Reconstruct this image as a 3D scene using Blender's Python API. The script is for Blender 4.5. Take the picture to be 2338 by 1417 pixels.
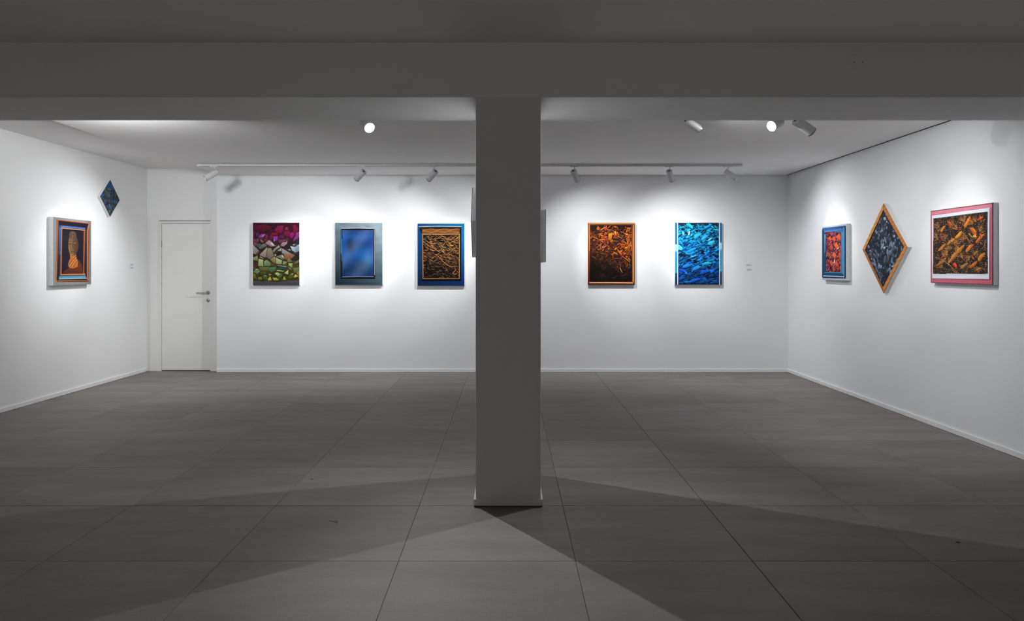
import bpy, bmesh, math, random
import numpy as np
from mathutils import Vector, Matrix

for o in list(bpy.data.objects):
    bpy.data.objects.remove(o, do_unlink=True)
SC = bpy.context.scene
COL = SC.collection

# ------------------------------------------------------------------ camera
EYE = 1.4876
F = 1724.0
cam_d = bpy.data.cameras.new('camera')
cam_d.sensor_fit = 'HORIZONTAL'; cam_d.sensor_width = 36.0
cam_d.lens = 36.0 * F / 2338.0
cam_d.shift_x = (1169 - 1160) / 2338.0
cam_d.shift_y = -(708.5 - 612) / 2338.0
cam_d.clip_start = 0.05
cam = bpy.data.objects.new('camera', cam_d); COL.objects.link(cam)
cam.location = (0, 0, EYE); cam.rotation_euler = (math.pi / 2, 0, 0)
SC.camera = cam

# ------------------------------------------------------------------ world and exposure
w = bpy.data.worlds.new('world'); SC.world = w; w.use_nodes = True
w.node_tree.nodes['Background'].inputs[0].default_value = (0.5, 0.5, 0.52, 1)
w.node_tree.nodes['Background'].inputs[1].default_value = 0.0
SC.view_settings.view_transform = 'Standard'
SC.view_settings.look = 'None'
SC.view_settings.gamma = 1.0
SC.view_settings.use_curve_mapping = False
SC.view_settings.exposure = 0.0

# light levels (watts) of the spotlights, all in one place
P_CORE, P_SPILL = 66.0, 70.0

# unseen fill light added behind the camera, tilted up to brighten the front
front_d = bpy.data.lights.new('front_fill_light', 'AREA')
front_d.shape = 'RECTANGLE'; front_d.size = 7.0; front_d.size_y = 0.8; front_d.energy = 21.0
front_d.color = (1.0, 0.96, 0.925)
front = bpy.data.objects.new('front_fill_light', front_d); COL.objects.link(front)
front.location = (-0.5, -2.6, 1.5); front.rotation_euler = (math.radians(146), 0, 0)

# ------------------------------------------------------------------ helpers
def srgb(r, g, b):
    f = lambda c: (c / 255 / 12.92) if c / 255 <= 0.04045 else ((c / 255 + 0.055) / 1.055) ** 2.4
    return (f(r), f(g), f(b), 1)

def tag(o, label=None, cat=None, group=None, kind=None):
    if label: o['label'] = label
    if cat: o['category'] = cat
    if group: o['group'] = group
    if kind: o['kind'] = kind
    return o

def empty(name, loc=(0, 0, 0), rz=0.0):
    o = bpy.data.objects.new(name, None); COL.objects.link(o)
    o.location = loc; o.rotation_euler = (0, 0, rz); o.empty_display_size = 0.1
    return o

def link(name, bm, mat, parent=None, smooth=False):
    me = bpy.data.meshes.new(name)
    bmesh.ops.recalc_face_normals(bm, faces=bm.faces[:])
    if smooth:
        for f in bm.faces: f.smooth = True
    bm.to_mesh(me); bm.free()
    if mat: me.materials.append(mat)
    o = bpy.data.objects.new(name, me); COL.objects.link(o)
    if parent: o.parent = parent
    return o

def box(bm, x0, x1, y0, y1, z0, z1, bev=0.0, seg=1):
    r = bmesh.ops.create_cube(bm, size=1.0)
    vs = r['verts']
    for v in vs:
        v.co = Vector((x0 + (v.co.x + .5) * (x1 - x0), y0 + (v.co.y + .5) * (y1 - y0), z0 + (v.co.z + .5) * (z1 - z0)))
    if bev > 0:
        es = list({e for v in vs for e in v.link_edges})
        bmesh.ops.bevel(bm, geom=es, offset=bev, segments=seg, affect='EDGES', profile=0.6)
    return vs

def bx(name, mat, x0, x1, y0, y1, z0, z1, bev=0.0, parent=None, seg=1):
    bm = bmesh.new(); box(bm, x0, x1, y0, y1, z0, z1, bev, seg)
    return link(name, bm, mat, parent)

def lathe(bm, prof, seg=32, mat4=None, cap0=True, cap1=True):
    """prof: list of (radius, z); spun about z, then moved by mat4."""
    rings = []
    for r, z in prof:
        ring = []
        for i in range(seg):
            a = 2 * math.pi * i / seg
            co = Vector((r * math.cos(a), r * math.sin(a), z))
            if mat4: co = mat4 @ co
            ring.append(bm.verts.new(co))
        rings.append(ring)
    for a, b in zip(rings[:-1], rings[1:]):
        for i in range(seg):
            bm.faces.new((a[i], a[(i + 1) % seg], b[(i + 1) % seg], b[i]))
    if cap0: bm.faces.new(rings[0])
    if cap1: bm.faces.new(rings[-1])

def tube(bm, pts, r, seg=8):
    pts = [Vector(p) for p in pts]; rings = []
    for i, p in enumerate(pts):
        d = (pts[min(i + 1, len(pts) - 1)] - pts[max(i - 1, 0)]).normalized()
        u = d.cross(Vector((0.13, 0.2, 1))).normalized(); v = d.cross(u)
        rings.append([bm.verts.new(p + r * (math.cos(2 * math.pi * k / seg) * u + math.sin(2 * math.pi * k / seg) * v)) for k in range(seg)])
    for a, b in zip(rings[:-1], rings[1:]):
        for i in range(seg):
            bm.faces.new((a[i], a[(i + 1) % seg], b[(i + 1) % seg], b[i]))
    bm.faces.new(rings[0]); bm.faces.new(rings[-1])

def newmat(name):
    m = bpy.data.materials.new(name); m.use_nodes = True
    return m, m.node_tree, m.node_tree.nodes['Principled BSDF']

def plain(name, col, rough=0.5, metal=0.0, noise=0.0, scale=8.0, bump=0.0, bscale=120.0, spec=0.5):
    m, nt, b = newmat(name)
    b.inputs['Roughness'].default_value = rough; b.inputs['Metallic'].default_value = metal
    b.inputs['Specular IOR Level'].default_value = spec
    b.inputs['Base Color'].default_value = col
    tc = nt.nodes.new('ShaderNodeTexCoord')
    if noise > 0:
        n = nt.nodes.new('ShaderNodeTexNoise'); n.inputs['Scale'].default_value = scale; n.inputs['Detail'].default_value = 5
        nt.links.new(tc.outputs['Object'], n.inputs['Vector'])
        mx = nt.nodes.new('ShaderNodeMix'); mx.data_type = 'RGBA'
        mx.inputs['A'].default_value = tuple(c * (1 - noise) for c in col[:3]) + (1,)
        mx.inputs['B'].default_value = tuple(min(1, c * (1 + noise)) for c in col[:3]) + (1,)
        nt.links.new(n.outputs['Fac'], mx.inputs['Factor'])
        nt.links.new(mx.outputs['Result'], b.inputs['Base Color'])
    if bump > 0:
        n2 = nt.nodes.new('ShaderNodeTexNoise'); n2.inputs['Scale'].default_value = bscale; n2.inputs['Detail'].default_value = 3
        nt.links.new(tc.outputs['Object'], n2.inputs['Vector'])
        bp = nt.nodes.new('ShaderNodeBump'); bp.inputs['Strength'].default_value = bump; bp.inputs['Distance'].default_value = 0.002
        nt.links.new(n2.outputs['Fac'], bp.inputs['Height']); nt.links.new(bp.outputs['Normal'], b.inputs['Normal'])
    return m

M_WALL = plain('wall_paint', (0.80, 0.81, 0.83, 1), 0.75, noise=0.015, scale=1.5, bump=0.15, bscale=60, spec=0.2)
M_WALL_L = plain('wall_paint_left', (0.81, 0.81, 0.81, 1), 0.75, noise=0.02, scale=1.5, bump=0.15, bscale=60, spec=0.2)
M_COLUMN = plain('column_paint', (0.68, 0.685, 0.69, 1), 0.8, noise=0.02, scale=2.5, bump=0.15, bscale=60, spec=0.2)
M_BEAM = plain('beam_paint', (0.78, 0.775, 0.77, 1), 0.8, noise=0.02, scale=2.5, bump=0.15, bscale=60, spec=0.2)
M_CEIL = plain('ceiling_paint', (0.84, 0.825, 0.815, 1), 0.85, noise=0.02, scale=1.0, bump=0.1, bscale=50, spec=0.1)
M_SKIRT = plain('skirting_paint', (0.82, 0.82, 0.82, 1), 0.45, noise=0.03, scale=6)
M_DOOR = plain('door_lacquer', (0.80, 0.80, 0.785, 1), 0.4, noise=0.02, scale=2)
M_DARK = plain('dark_gap', (0.012, 0.012, 0.012, 1), 0.9)  # near-black, painted in as the shade of narrow gaps
M_GROUT = plain('grout', (0.035, 0.032, 0.03, 1), 0.9, noise=0.2, scale=30)
M_STEEL = plain('brushed_steel', (0.42, 0.41, 0.39, 1), 0.28, metal=1.0, noise=0.05, scale=60)
M_BLACK = plain('black_plastic', (0.01, 0.01, 0.01, 1), 0.5)
M_LAMP = plain('white_lamp_metal', (0.62, 0.63, 0.64, 1), 0.4, noise=0.01, scale=20)
M_TRACK = plain('track_metal', (0.55, 0.56, 0.56, 1), 0.4, noise=0.01, scale=20)
M_CANVAS = plain('raw_canvas', (0.74, 0.74, 0.74, 1), 0.9, noise=0.1, scale=25, bump=0.5, bscale=300, spec=0.1)
M_CANVAS_G = plain('grey_primed_canvas', (0.66, 0.67, 0.68, 1), 0.9, noise=0.12, scale=18, bump=0.5, bscale=300, spec=0.1)
M_CARD = plain('label_card', (0.66, 0.67, 0.69, 1), 0.7, noise=0.01)
M_INK = plain('label_ink', (0.25, 0.25, 0.27, 1), 0.7)

def tile_material():
    m, nt, b = newmat('grey_porcelain_tile')
    N, L = nt.nodes, nt.links
    tc = N.new('ShaderNodeNewGeometry')
    oi = N.new('ShaderNodeObjectInfo')
    mp = N.new('ShaderNodeMapping'); mp.inputs['Scale'].default_value = (0.55, 2.2, 1)
    L.new(tc.outputs['Position'], mp.inputs['Vector'])
    n1 = N.new('ShaderNodeTexNoise'); n1.inputs['Scale'].default_value = 1.6; n1.inputs['Detail'].default_value = 6; n1.inputs['Roughness'].default_value = 0.6
    n1.noise_dimensions = '4D'
    mu = N.new('ShaderNodeMath'); mu.operation = 'MULTIPLY'; mu.inputs[1].default_value = 37.0
    L.new(oi.outputs['Random'], mu.inputs[0]); L.new(mu.outputs[0], n1.inputs['W'])
    L.new(mp.outputs['Vector'], n1.inputs['Vector'])
    n2 = N.new('ShaderNodeTexNoise'); n2.inputs['Scale'].default_value = 140; n2.inputs['Detail'].default_value = 3
    L.new(tc.outputs['Position'], n2.inputs['Vector'])
    cr = N.new('ShaderNodeValToRGB')
    cr.color_ramp.elements[0].position = 0.3; cr.color_ramp.elements[0].color = (0.142, 0.128, 0.117, 1)
    cr.color_ramp.elements[1].position = 0.75; cr.color_ramp.elements[1].color = (0.250, 0.230, 0.212, 1)
    L.new(n1.outputs['Fac'], cr.inputs['Fac'])
    ad = N.new('ShaderNodeMath'); ad.operation = 'MULTIPLY_ADD'; ad.inputs[1].default_value = 0.5; ad.inputs[2].default_value = 0.75
    L.new(n2.outputs['Fac'], ad.inputs[0])
    rv = N.new('ShaderNodeMath'); rv.operation = 'MULTIPLY_ADD'; rv.inputs[1].default_value = 0.10; rv.inputs[2].default_value = 0.95
    L.new(oi.outputs['Random'], rv.inputs[0])
    mm = N.new('ShaderNodeMath'); mm.operation = 'MULTIPLY'; L.new(ad.outputs[0], mm.inputs[0]); L.new(rv.outputs[0], mm.inputs[1])
    vm = N.new('ShaderNodeVectorMath'); vm.operation = 'SCALE'
    L.new(cr.outputs['Color'], vm.inputs[0]); L.new(mm.outputs[0], vm.inputs['Scale'])
    L.new(vm.outputs['Vector'], b.inputs['Base Color'])
    rr = N.new('ShaderNodeMath'); rr.operation = 'MULTIPLY_ADD'; rr.inputs[1].default_value = 0.2; rr.inputs[2].default_value = 0.5
    L.new(n1.outputs['Fac'], rr.inputs[0]); L.new(rr.outputs[0], b.inputs['Roughness'])
    b.inputs['Specular IOR Level'].default_value = 0.3
    bp = N.new('ShaderNodeBump'); bp.inputs['Strength'].default_value = 0.25; bp.inputs['Distance'].default_value = 0.001
    L.new(n2.outputs['Fac'], bp.inputs['Height']); L.new(bp.outputs['Normal'], b.inputs['Normal'])
    return m
M_TILE = tile_material()

def pigment_material(name, rough):
    m, nt, b = newmat(name)
    N, L = nt.nodes, nt.links
    a = N.new('ShaderNodeAttribute'); a.attribute_name = 'pigment'
    tc = N.new('ShaderNodeTexCoord')
    n = N.new('ShaderNodeTexNoise'); n.inputs['Scale'].default_value = 160; n.inputs['Detail'].default_value = 3
    L.new(tc.outputs['Object'], n.inputs['Vector'])
    ad = N.new('ShaderNodeMath'); ad.operation = 'MULTIPLY_ADD'; ad.inputs[1].default_value = 0.5; ad.inputs[2].default_value = 0.75
    L.new(n.outputs['Fac'], ad.inputs[0])
    vm = N.new('ShaderNodeVectorMath'); vm.operation = 'SCALE'
    L.new(a.outputs['Color'], vm.inputs[0]); L.new(ad.outputs[0], vm.inputs['Scale'])
    L.new(vm.outputs['Vector'], b.inputs['Base Color'])
    b.inputs['Roughness'].default_value = rough
    b.inputs['Specular IOR Level'].default_value = 0.12
    bp = N.new('ShaderNodeBump'); bp.inputs['Strength'].default_value = 0.3; bp.inputs['Distance'].default_value = 0.001
    L.new(n.outputs['Fac'], bp.inputs['Height']); L.new(bp.outputs['Normal'], b.inputs['Normal'])
    return m
M_PAINT = pigment_material('oil_paint', 0.55)

def lens_mat(name, strength):
    m, nt, b = newmat(name)
    b.inputs['Base Color'].default_value = (0.9, 0.9, 0.9, 1)
    b.inputs['Emission Color'].default_value = (1, 1, 1, 1)
    b.inputs['Emission Strength'].default_value = strength
    return m
M_LENS = lens_mat('glaring_lens', 12.0)
M_LENS_DIM = lens_mat('shielded_lens', 1.2)
M_LENS_DIM.node_tree.nodes['Principled BSDF'].inputs['Base Color'].default_value = (.1, .1, .1, 1)

# ------------------------------------------------------------------ room shell
XL, XR = -5.22, 4.01            # side walls
YB, YD, YF = 10.80, 10.92, -3.2  # back wall, door wall, front wall
XS = -4.166                      # corner where back wall steps out
ZC, ZCH, ZCF = 2.816, 2.923, 2.897
BY0, BY1, BZ = 4.719, 5.46, 2.555
ST = dict(kind='structure')

tag(bx('wall_back', M_WALL, XS, XR + 0.2, YB, YB + 0.4, -0.1, 3.1), **ST)
tag(bx('wall_right', M_WALL, XR, XR + 0.2, YF, YB, -0.1, 3.1), **ST)
tag(bx('wall_left', M_WALL_L, XL - 0.2, XL, YF, YD + 0.3, -0.1, 3.1), **ST)
tag(bx('wall_front', M_WALL_L, XL - 0.2, XR + 0.2, YF - 0.2, YF, -0.1, 3.1), **ST)

# wall around the door
DX0, DX1, DZ = -5.035, -4.295, 2.15   # opening
bm = bmesh.new()
box(bm, XL, DX0, YD, YD + 0.3, -0.1, 3.1)
box(bm, DX1, XS + 0.001, YD, YD + 0.3, -0.1, 3.1)
box(bm, DX0, DX1, YD, YD + 0.3, DZ, 3.1)
tag(link('wall_door_side', bm, M_WALL_L), **ST)

# ceilings
tag(bx('ceiling', M_CEIL, -4.10, 3.966, BY1 - 0.02, YB - 0.012, ZC, ZC + 0.25), **ST)
tag(bx('ceiling', M_CEIL, XL, -4.10, BY1 - 0.02, YD + 0.02, ZCH, ZCH + 0.2), **ST)
tag(bx('ceiling', M_CEIL, XL, XR, YF, BY0 + 0.02, ZCF, ZCF + 0.2), **ST)
tag(bx('gap_shade_1', M_DARK, 3.966, XR, BY1, YB, ZC + 0.006, ZC + 0.2), **ST)  # dark strip standing in for the shade inside the right ceiling gap
tag(bx('gap_shade_2', M_DARK, -4.10, 3.966, YB - 0.012, YB, ZC + 0.012, ZC + 0.2), **ST)  # same painted shade for the gap along the back wall

# beam and column
tag(bx('ceiling_beam', M_BEAM, XL, XR, BY0, BY1, BZ, 3.1, 0.003), **ST)
CX0, CX1 = -0.2025, 0.205
tag(bx('column', M_COLUMN, CX0, CX1, BY0 + 0.0006, BY1 - 0.0006, 0, BZ + 0.02, 0.004, seg=2), **ST)

def skirting(name, x0, x1, y0, y1, h=0.048):
    tag(bx(name, M_SKIRT, x0, x1, y0, y1, 0.002, h, 0.002), **ST)
T = 0.014
skirting('baseboard_back', XS, XR, YB - T, YB)
skirting('baseboard_right', XR - T, XR, YF, YB - T)
skirting('baseboard_left', XL, XL + T, YF, YD - 0.05)
skirting('baseboard_front', XL + T, XR - T, YF, YF + T)
e = 0.012
bm = bmesh.new()
box(bm, CX0 - e, CX1 + e, BY0 - e, BY0, 0.006, 0.047, 0.002)
box(bm, CX0 - e, CX0, BY0 + 0.0005, BY1 + e, 0.006, 0.047, 0.002)
box(bm, CX1, CX1 + e, BY0 + 0.0005, BY1 + e, 0.006, 0.047, 0.002)
box(bm, CX0, CX1, BY1, BY1 + e, 0.006, 0.047, 0.002)
tag(link('baseboard_column', bm, M_COLUMN), **ST)
tag(bx('gap_shade_3', M_DARK, CX0 - e + .002, CX1 + e - .002, BY0 - e + .002, BY1 + e - .002, 0.0005, 0.006), **ST)  # dark slab put in for the shade under the column skirting

# floor: grout bed + every tile a piece
floor = tag(bx('floor', M_GROUT, XL, XR, YF, YD + 0.3, -0.1, -0.003), **ST)
TW, G = 0.9, 0.0022
xj = [-0.557 + TW * k for k in range(-6, 7)]
yj = [4.736 + TW * k for k in range(-9, 8)]
tile_cache = {}
rnd = random.Random(4)
for i in range(len(xj) - 1):
    for j in range(len(yj) - 1):
        x0, x1 = max(xj[i], XL), min(xj[i + 1], XR)
        y0, y1 = max(yj[j], YF), min(yj[j + 1], YD + 0.02)
        if x1 - x0 < 0.02 or y1 - y0 < 0.02: continue
        gx = G / 2; gy = G / 2
        gy1 = (0.0045 if x0 < -.6 else 0.0025) if abs(y1 - 4.736) < 0.01 else gy      # the wider joint along the beam line
        gx1 = 0.003 if abs(x1 - 1.243) < 0.01 else gx
        key = (round(x1 - x0, 3), round(y1 - y0, 3), gy1, gx1)
        if key not in tile_cache:
            bm = bmesh.new()
            wx, wy = x1 - x0, y1 - y0
            box(bm, -wx / 2 + gx, wx / 2 - gx1, -wy / 2 + gy, wy / 2 - gy1, -0.006, 0.0, 0.0008)
            me_o = link('tile', bm, M_TILE, floor); tile_cache[key] = me_o.data; o = me_o
        else:
            o = bpy.data.objects.new('tile', tile_cache[key]); COL.objects.link(o); o.parent = floor
        o.location = ((x0 + x1) / 2, (y0 + y1) / 2, rnd.uniform(-0.0002, 0.0002))

# ------------------------------------------------------------------ door
door = empty('door_1', (-4.665, YD, 0)); tag(door, **ST)
door.location = (0, 0, 0)
bx('door_leaf', M_DOOR, -5.012, -4.309, YD + 0.012, YD + 0.052, 0.012, 2.132, 0.002, door)
# lining in the opening
bm = bmesh.new()
box(bm, DX0, -5.016, YD - 0.004, YD + 0.1, 0, 2.15)
box(bm, -4.305, DX1, YD - 0.004, YD + 0.1, 0, 2.15)
box(bm, -5.016, -4.305, YD - 0.004, YD + 0.1, 2.137, 2.15)
link('door_lining', bm, M_DOOR, door)
bx('threshold_gap', M_DARK, -5.016, -4.305, YD + 0.03, YD + 0.12, 0.001, 0.012, 0, door)
bx('architrave', M_DOOR, -5.165, -5.052, YD - 0.022, YD, 0, 2.262, 0.002, door)
bx('architrave', M_DOOR, -4.288, XS - 0.03, YD - 0.022, YD, 0, 2.262, 0.002, door)
bx('architrave', M_DOOR, -5.0515, -4.2885, YD - 0.020, YD, 2.175, 2.262, 0.002, door)
bm = bmesh.new()
box(bm, -5.0515, -5.036, YD - 0.012, YD, 0, 2.174, 0.001)
box(bm, -4.3, -4.289, YD - 0.012, YD, 0, 2.174, 0.001)
box(bm, -5.036, -4.3, YD - 0.010, YD, 2.142, 2.168, 0.001)
link('door_stop', bm, M_DOOR, door)
bx('shadow_line', M_DARK, -5.045, -4.29, YD - 0.006, YD + 0.001, 2.1685, 2.1745, 0, door)
# hinge
hg = bmesh.new()
lathe(hg, [(0.006, 0), (0.006, 0.08)], 12, Matrix.Translation((-5.014, YD + 0.008, 1.80)))
link('hinge', hg, M_STEEL, door, True)
# lever handle
RX = Matrix.Rotation(math.pi / 2, 4, 'X')   # z axis -> -y
hx, hz = -4.345, 1.4876 - (668 - 612) / F * YD
hb = bmesh.new()
Mh = Matrix.Translation((hx, YD + 0.012, hz)) @ RX
lathe(hb, [(0.027, 0), (0.027, 0.006), (0.024, 0.009), (0.011, 0.009), (0.010, 0.045), (0.010, 0.056)], 32, Mh)
handle = link('handle', hb, M_STEEL, door, True)
lb = bmesh.new()
box(lb, hx - 0.150, hx + 0.012, YD + 0.012 - 0.060, YD + 0.012 - 0.044, hz - 0.011, hz + 0.010, 0.005, 2)
link('lever', lb, M_STEEL, handle)
kz = 1.4876 - (685.5 - 612) / F * YD
kb = bmesh.new()
lathe(kb, [(0.026, 0), (0.026, 0.005), (0.022, 0.008), (0.012, 0.008)], 32, Matrix.Translation((hx, YD + 0.012, kz)) @ RX)
kr = link('keyhole_plate', kb, M_STEEL, door, True)
kk = bmesh.new()
lathe(kk, [(0.0055, 0), (0.0055, 0.0015)], 16, Matrix.Translation((hx, YD + 0.0035, kz + 0.005)) @ RX)
box(kk, hx - 0.003, hx + 0.003, YD + 0.002, YD + 0.0035, kz - 0.012, kz + 0.004)
link('keyhole', kk, M_BLACK, kr)

# round blank cover on the beam
cv = empty('cover_plate', (2.187, BY0, 2.774))
tag(cv, 'round white blank cover plate with two screws on the face of the ceiling beam', 'cover plate')
b_ = bmesh.new(); lathe(b_, [(0.051, 0), (0.051, 0.002), (0.048, 0.004)], 40, RX)
link('cover_disc', b_, M_BEAM, cv)
for sx in (-0.026, 0.028):
    b_ = bmesh.new(); lathe(b_, [(0.003, 0.0035), (0.003, 0.0048), (0.001, 0.0052)], 12, Matrix.Translation((sx, 0, 0)) @ RX)
    link('screw', b_, M_BLACK, cv)

# ------------------------------------------------------------------ painting engine
def homography(dst):
    """unit square (0,0),(1,0),(1,1),(0,1) -> dst corners"""
    A, B = [], []
    for (u, v), (x, y) in zip(((0, 0), (1, 0), (1, 1), (0, 1)), dst):
        A.append([u, v, 1, 0, 0, 0, -u * x, -v * x]); B.append(x)
        A.append([0, 0, 0, u, v, 1, -u * y, -v * y]); B.append(y)
    h = np.linalg.solve(np.array(A, float), np.array(B, float))
    return np.append(h, 1).reshape(3, 3)

class Paint:
    def __init__(s, x, y, base):
        s.x, s.y = x, y
        s.c = np.tile(np.array(base, float), (len(x), 1))
    def fill(s, col, a): s.c += (np.array(col, float) - s.c) * np.clip(a, 0, 1)[:, None]
    def vgrad(s, stops):
        ys = [q[0] for q in stops]
        for k in range(3): s.c[:, k] = np.interp(s.y, ys, [q[1][k] for q in stops])
    def poly(s, pts, col, aa=5.0, col2=None):
        P = np.array(pts, float)
        m = np.where((s.x > P[:, 0].min() - aa) & (s.x < P[:, 0].max() + aa) & (s.y > P[:, 1].min() - aa) & (s.y < P[:, 1].max() + aa))[0]
        if not len(m): return
        x, y = s.x[m], s.y[m]; ins = np.zeros(len(m), bool); d = np.full(len(m), 1e9)
        for i in range(len(P)):
            x0, y0 = P[i]; x1, y1 = P[(i + 1) % len(P)]
            if y0 != y1:
                c = ((y0 > y) != (y1 > y)) & (x < (x1 - x0) * (y - y0) / (y1 - y0) + x0); ins ^= c
            dx, dy = x1 - x0, y1 - y0; L2 = dx * dx + dy * dy + 1e-9
            t = np.clip(((x - x0) * dx + (y - y0) * dy) / L2, 0, 1)
            d = np.minimum(d, np.hypot(x - x0 - t * dx, y - y0 - t * dy))
        sd = np.where(ins, d, -d); a = np.clip(0.5 + sd / aa, 0, 1)[:, None]
        colr = np.array(col, float)
        if col2 is not None:
            f = np.clip((y - P[:, 1].min()) / (np.ptp(P[:, 1]) + 1e-6), 0, 1)[:, None]
            colr = colr + (np.array(col2, float) - colr) * f
        s.c[m] += (colr - s.c[m]) * a
    def line(s, pts, w, col, aa=4.0, alpha=1.0, taper=False):
        P = np.array(pts, float); r = w / 2 + aa
        m = np.where((s.x > P[:, 0].min() - r) & (s.x < P[:, 0].max() + r) & (s.y > P[:, 1].min() - r) & (s.y < P[:, 1].max() + r))[0]
        if not len(m): return
        x, y = s.x[m], s.y[m]; d = np.full(len(m), 1e9); n = len(P) - 1
        for i in range(n):
            x0, y0 = P[i]; x1, y1 = P[i + 1]
            dx, dy = x1 - x0, y1 - y0; L2 = dx * dx + dy * dy + 1e-9
            t = np.clip(((x - x0) * dx + (y - y0) * dy) / L2, 0, 1)
            dd = np.hypot(x - x0 - t * dx, y - y0 - t * dy)
            if taper:
                g = (i + t) / n; dd = dd + (w / 2) * (1 - np.sin(np.pi * np.clip(g, .02, .98)) ** .6)
            d = np.minimum(d, dd)
        a = (np.clip(0.5 + (w / 2 - d) / aa, 0, 1) * alpha)[:, None]
        s.c[m] += (np.array(col, float) - s.c[m]) * a
    def leaf(s, cx, cy, L, W, ang, col, hi=None, stripes=0.25, sw=9.0, blunt=0.6, aa=4.0, shade=0.35):
        ca, sa = math.cos(ang), math.sin(ang); R = L / 2 + 4
        m = np.where((abs(s.x - cx) < R) & (abs(s.y - cy) < R))[0]
        if not len(m): return
        x, y = s.x[m] - cx, s.y[m] - cy
        a_, b_ = x * ca + y * sa, -x * sa + y * ca
        half = W / 2 * np.clip(1 - (2 * a_ / L) ** 2, 0, 1) ** blunt
        al = np.clip(0.5 + (half - abs(b_)) / aa, 0, 1) * (half > 0.01)
        f = b_ / (W / 2 + 1e-6)
        br = 1 - shade * f + stripes * np.sin((a_ + 0.8 * abs(b_)) * 2 * math.pi / sw)
        c = np.array(col, float)[None, :] * np.clip(br, .25, 1.6)[:, None]
        if hi is not None:
            e_ = np.clip((-f - 0.55) * 3, 0, 1)[:, None]; c = c + (np.array(hi, float) - c) * e_
        s.c[m] += (c - s.c[m]) * al[:, None]
    def brush(s, cx, cy, L, W, ang, col, hi=None, r=random, taper=.35, aa=3.0, ragged=.18, streak=.22):
        ca, sa = math.cos(ang), math.sin(ang); R = L / 2 + W / 2 + 3
        m = np.where((abs(s.x - cx) < R) & (abs(s.y - cy) < R))[0]
        if not len(m): return
        x, y = s.x[m] - cx, s.y[m] - cy
        a_, b_ = x * ca + y * sa, -x * sa + y * ca
        p1, p2, p3 = r.uniform(0, 6), r.uniform(0, 6), r.uniform(0, 6)
        b_ = b_ + W * .12 * np.sin(a_ / L * 4 + p3)
        t = np.clip(np.abs(2 * a_ / L), 0, 1)
        half = W / 2 * (1 - t ** 4) ** .5 * (1 - taper * np.clip(2 * a_ / L, -1, 1) ** 2 - .3 * taper * (2 * a_ / L)) * (1 + ragged * .5 * np.sin(a_ / 6.3 + p1 + 2 * np.sin(a_ / 11 + p3)) + ragged * .35 * np.sin(a_ / 2.3 + b_ + p2))
        al = np.clip(0.5 + (half - abs(b_)) / aa, 0, 1) * (t < 1)
        f = b_ / (W / 2 + 1e-6)
        br = 1 - .30 * f + streak * np.sin(b_ * 1.4 + a_ * .06 + p2) + streak * .6 * np.sin(a_ / 7 + b_ / 3 + p1)
        c = np.array(col, float)[None, :] * np.clip(br, .2, 1.6)[:, None]
        if hi is not None:
            e_ = np.clip((-f - .5) * 3, 0, 1)[:, None] * .8; c = c + (np.array(hi, float) - c) * e_
        s.c[m] += (c - s.c[m]) * al[:, None]
    def dots(s, pts, r, col, alpha=0.9):
        for px, py in pts:
            m = np.where((abs(s.x - px) < r * 1.6) & (abs(s.y - py) < r * 1.6))[0]
            if len(m):
                d = np.hypot(s.x[m] - px, s.y[m] - py)
                s.c[m] += (np.array(col, float) - s.c[m]) * (np.clip(1.4 - d / r, 0, 1) * alpha)[:, None]
    def mottle(s, amp, sc, seed=0):
        r = np.random.RandomState(seed); v = np.zeros(len(s.x))
        for k in range(6):
            a = r.uniform(0, 6.28); f = r.uniform(.6, 2.2) / sc
            v += np.sin((s.x * math.cos(a) + s.y * math.sin(a)) * f * 6.28 + r.uniform(0, 6.28))
        s.c *= (1 + amp * v / 6)[:, None]

def to_linear(c, gain):
    c = np.clip(c, 0, 255) / 255
    return np.clip(np.where(c <= 0.04045, c / 12.92, ((c + 0.055) / 1.055) ** 2.4) * gain, 0, 0.95)

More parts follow.
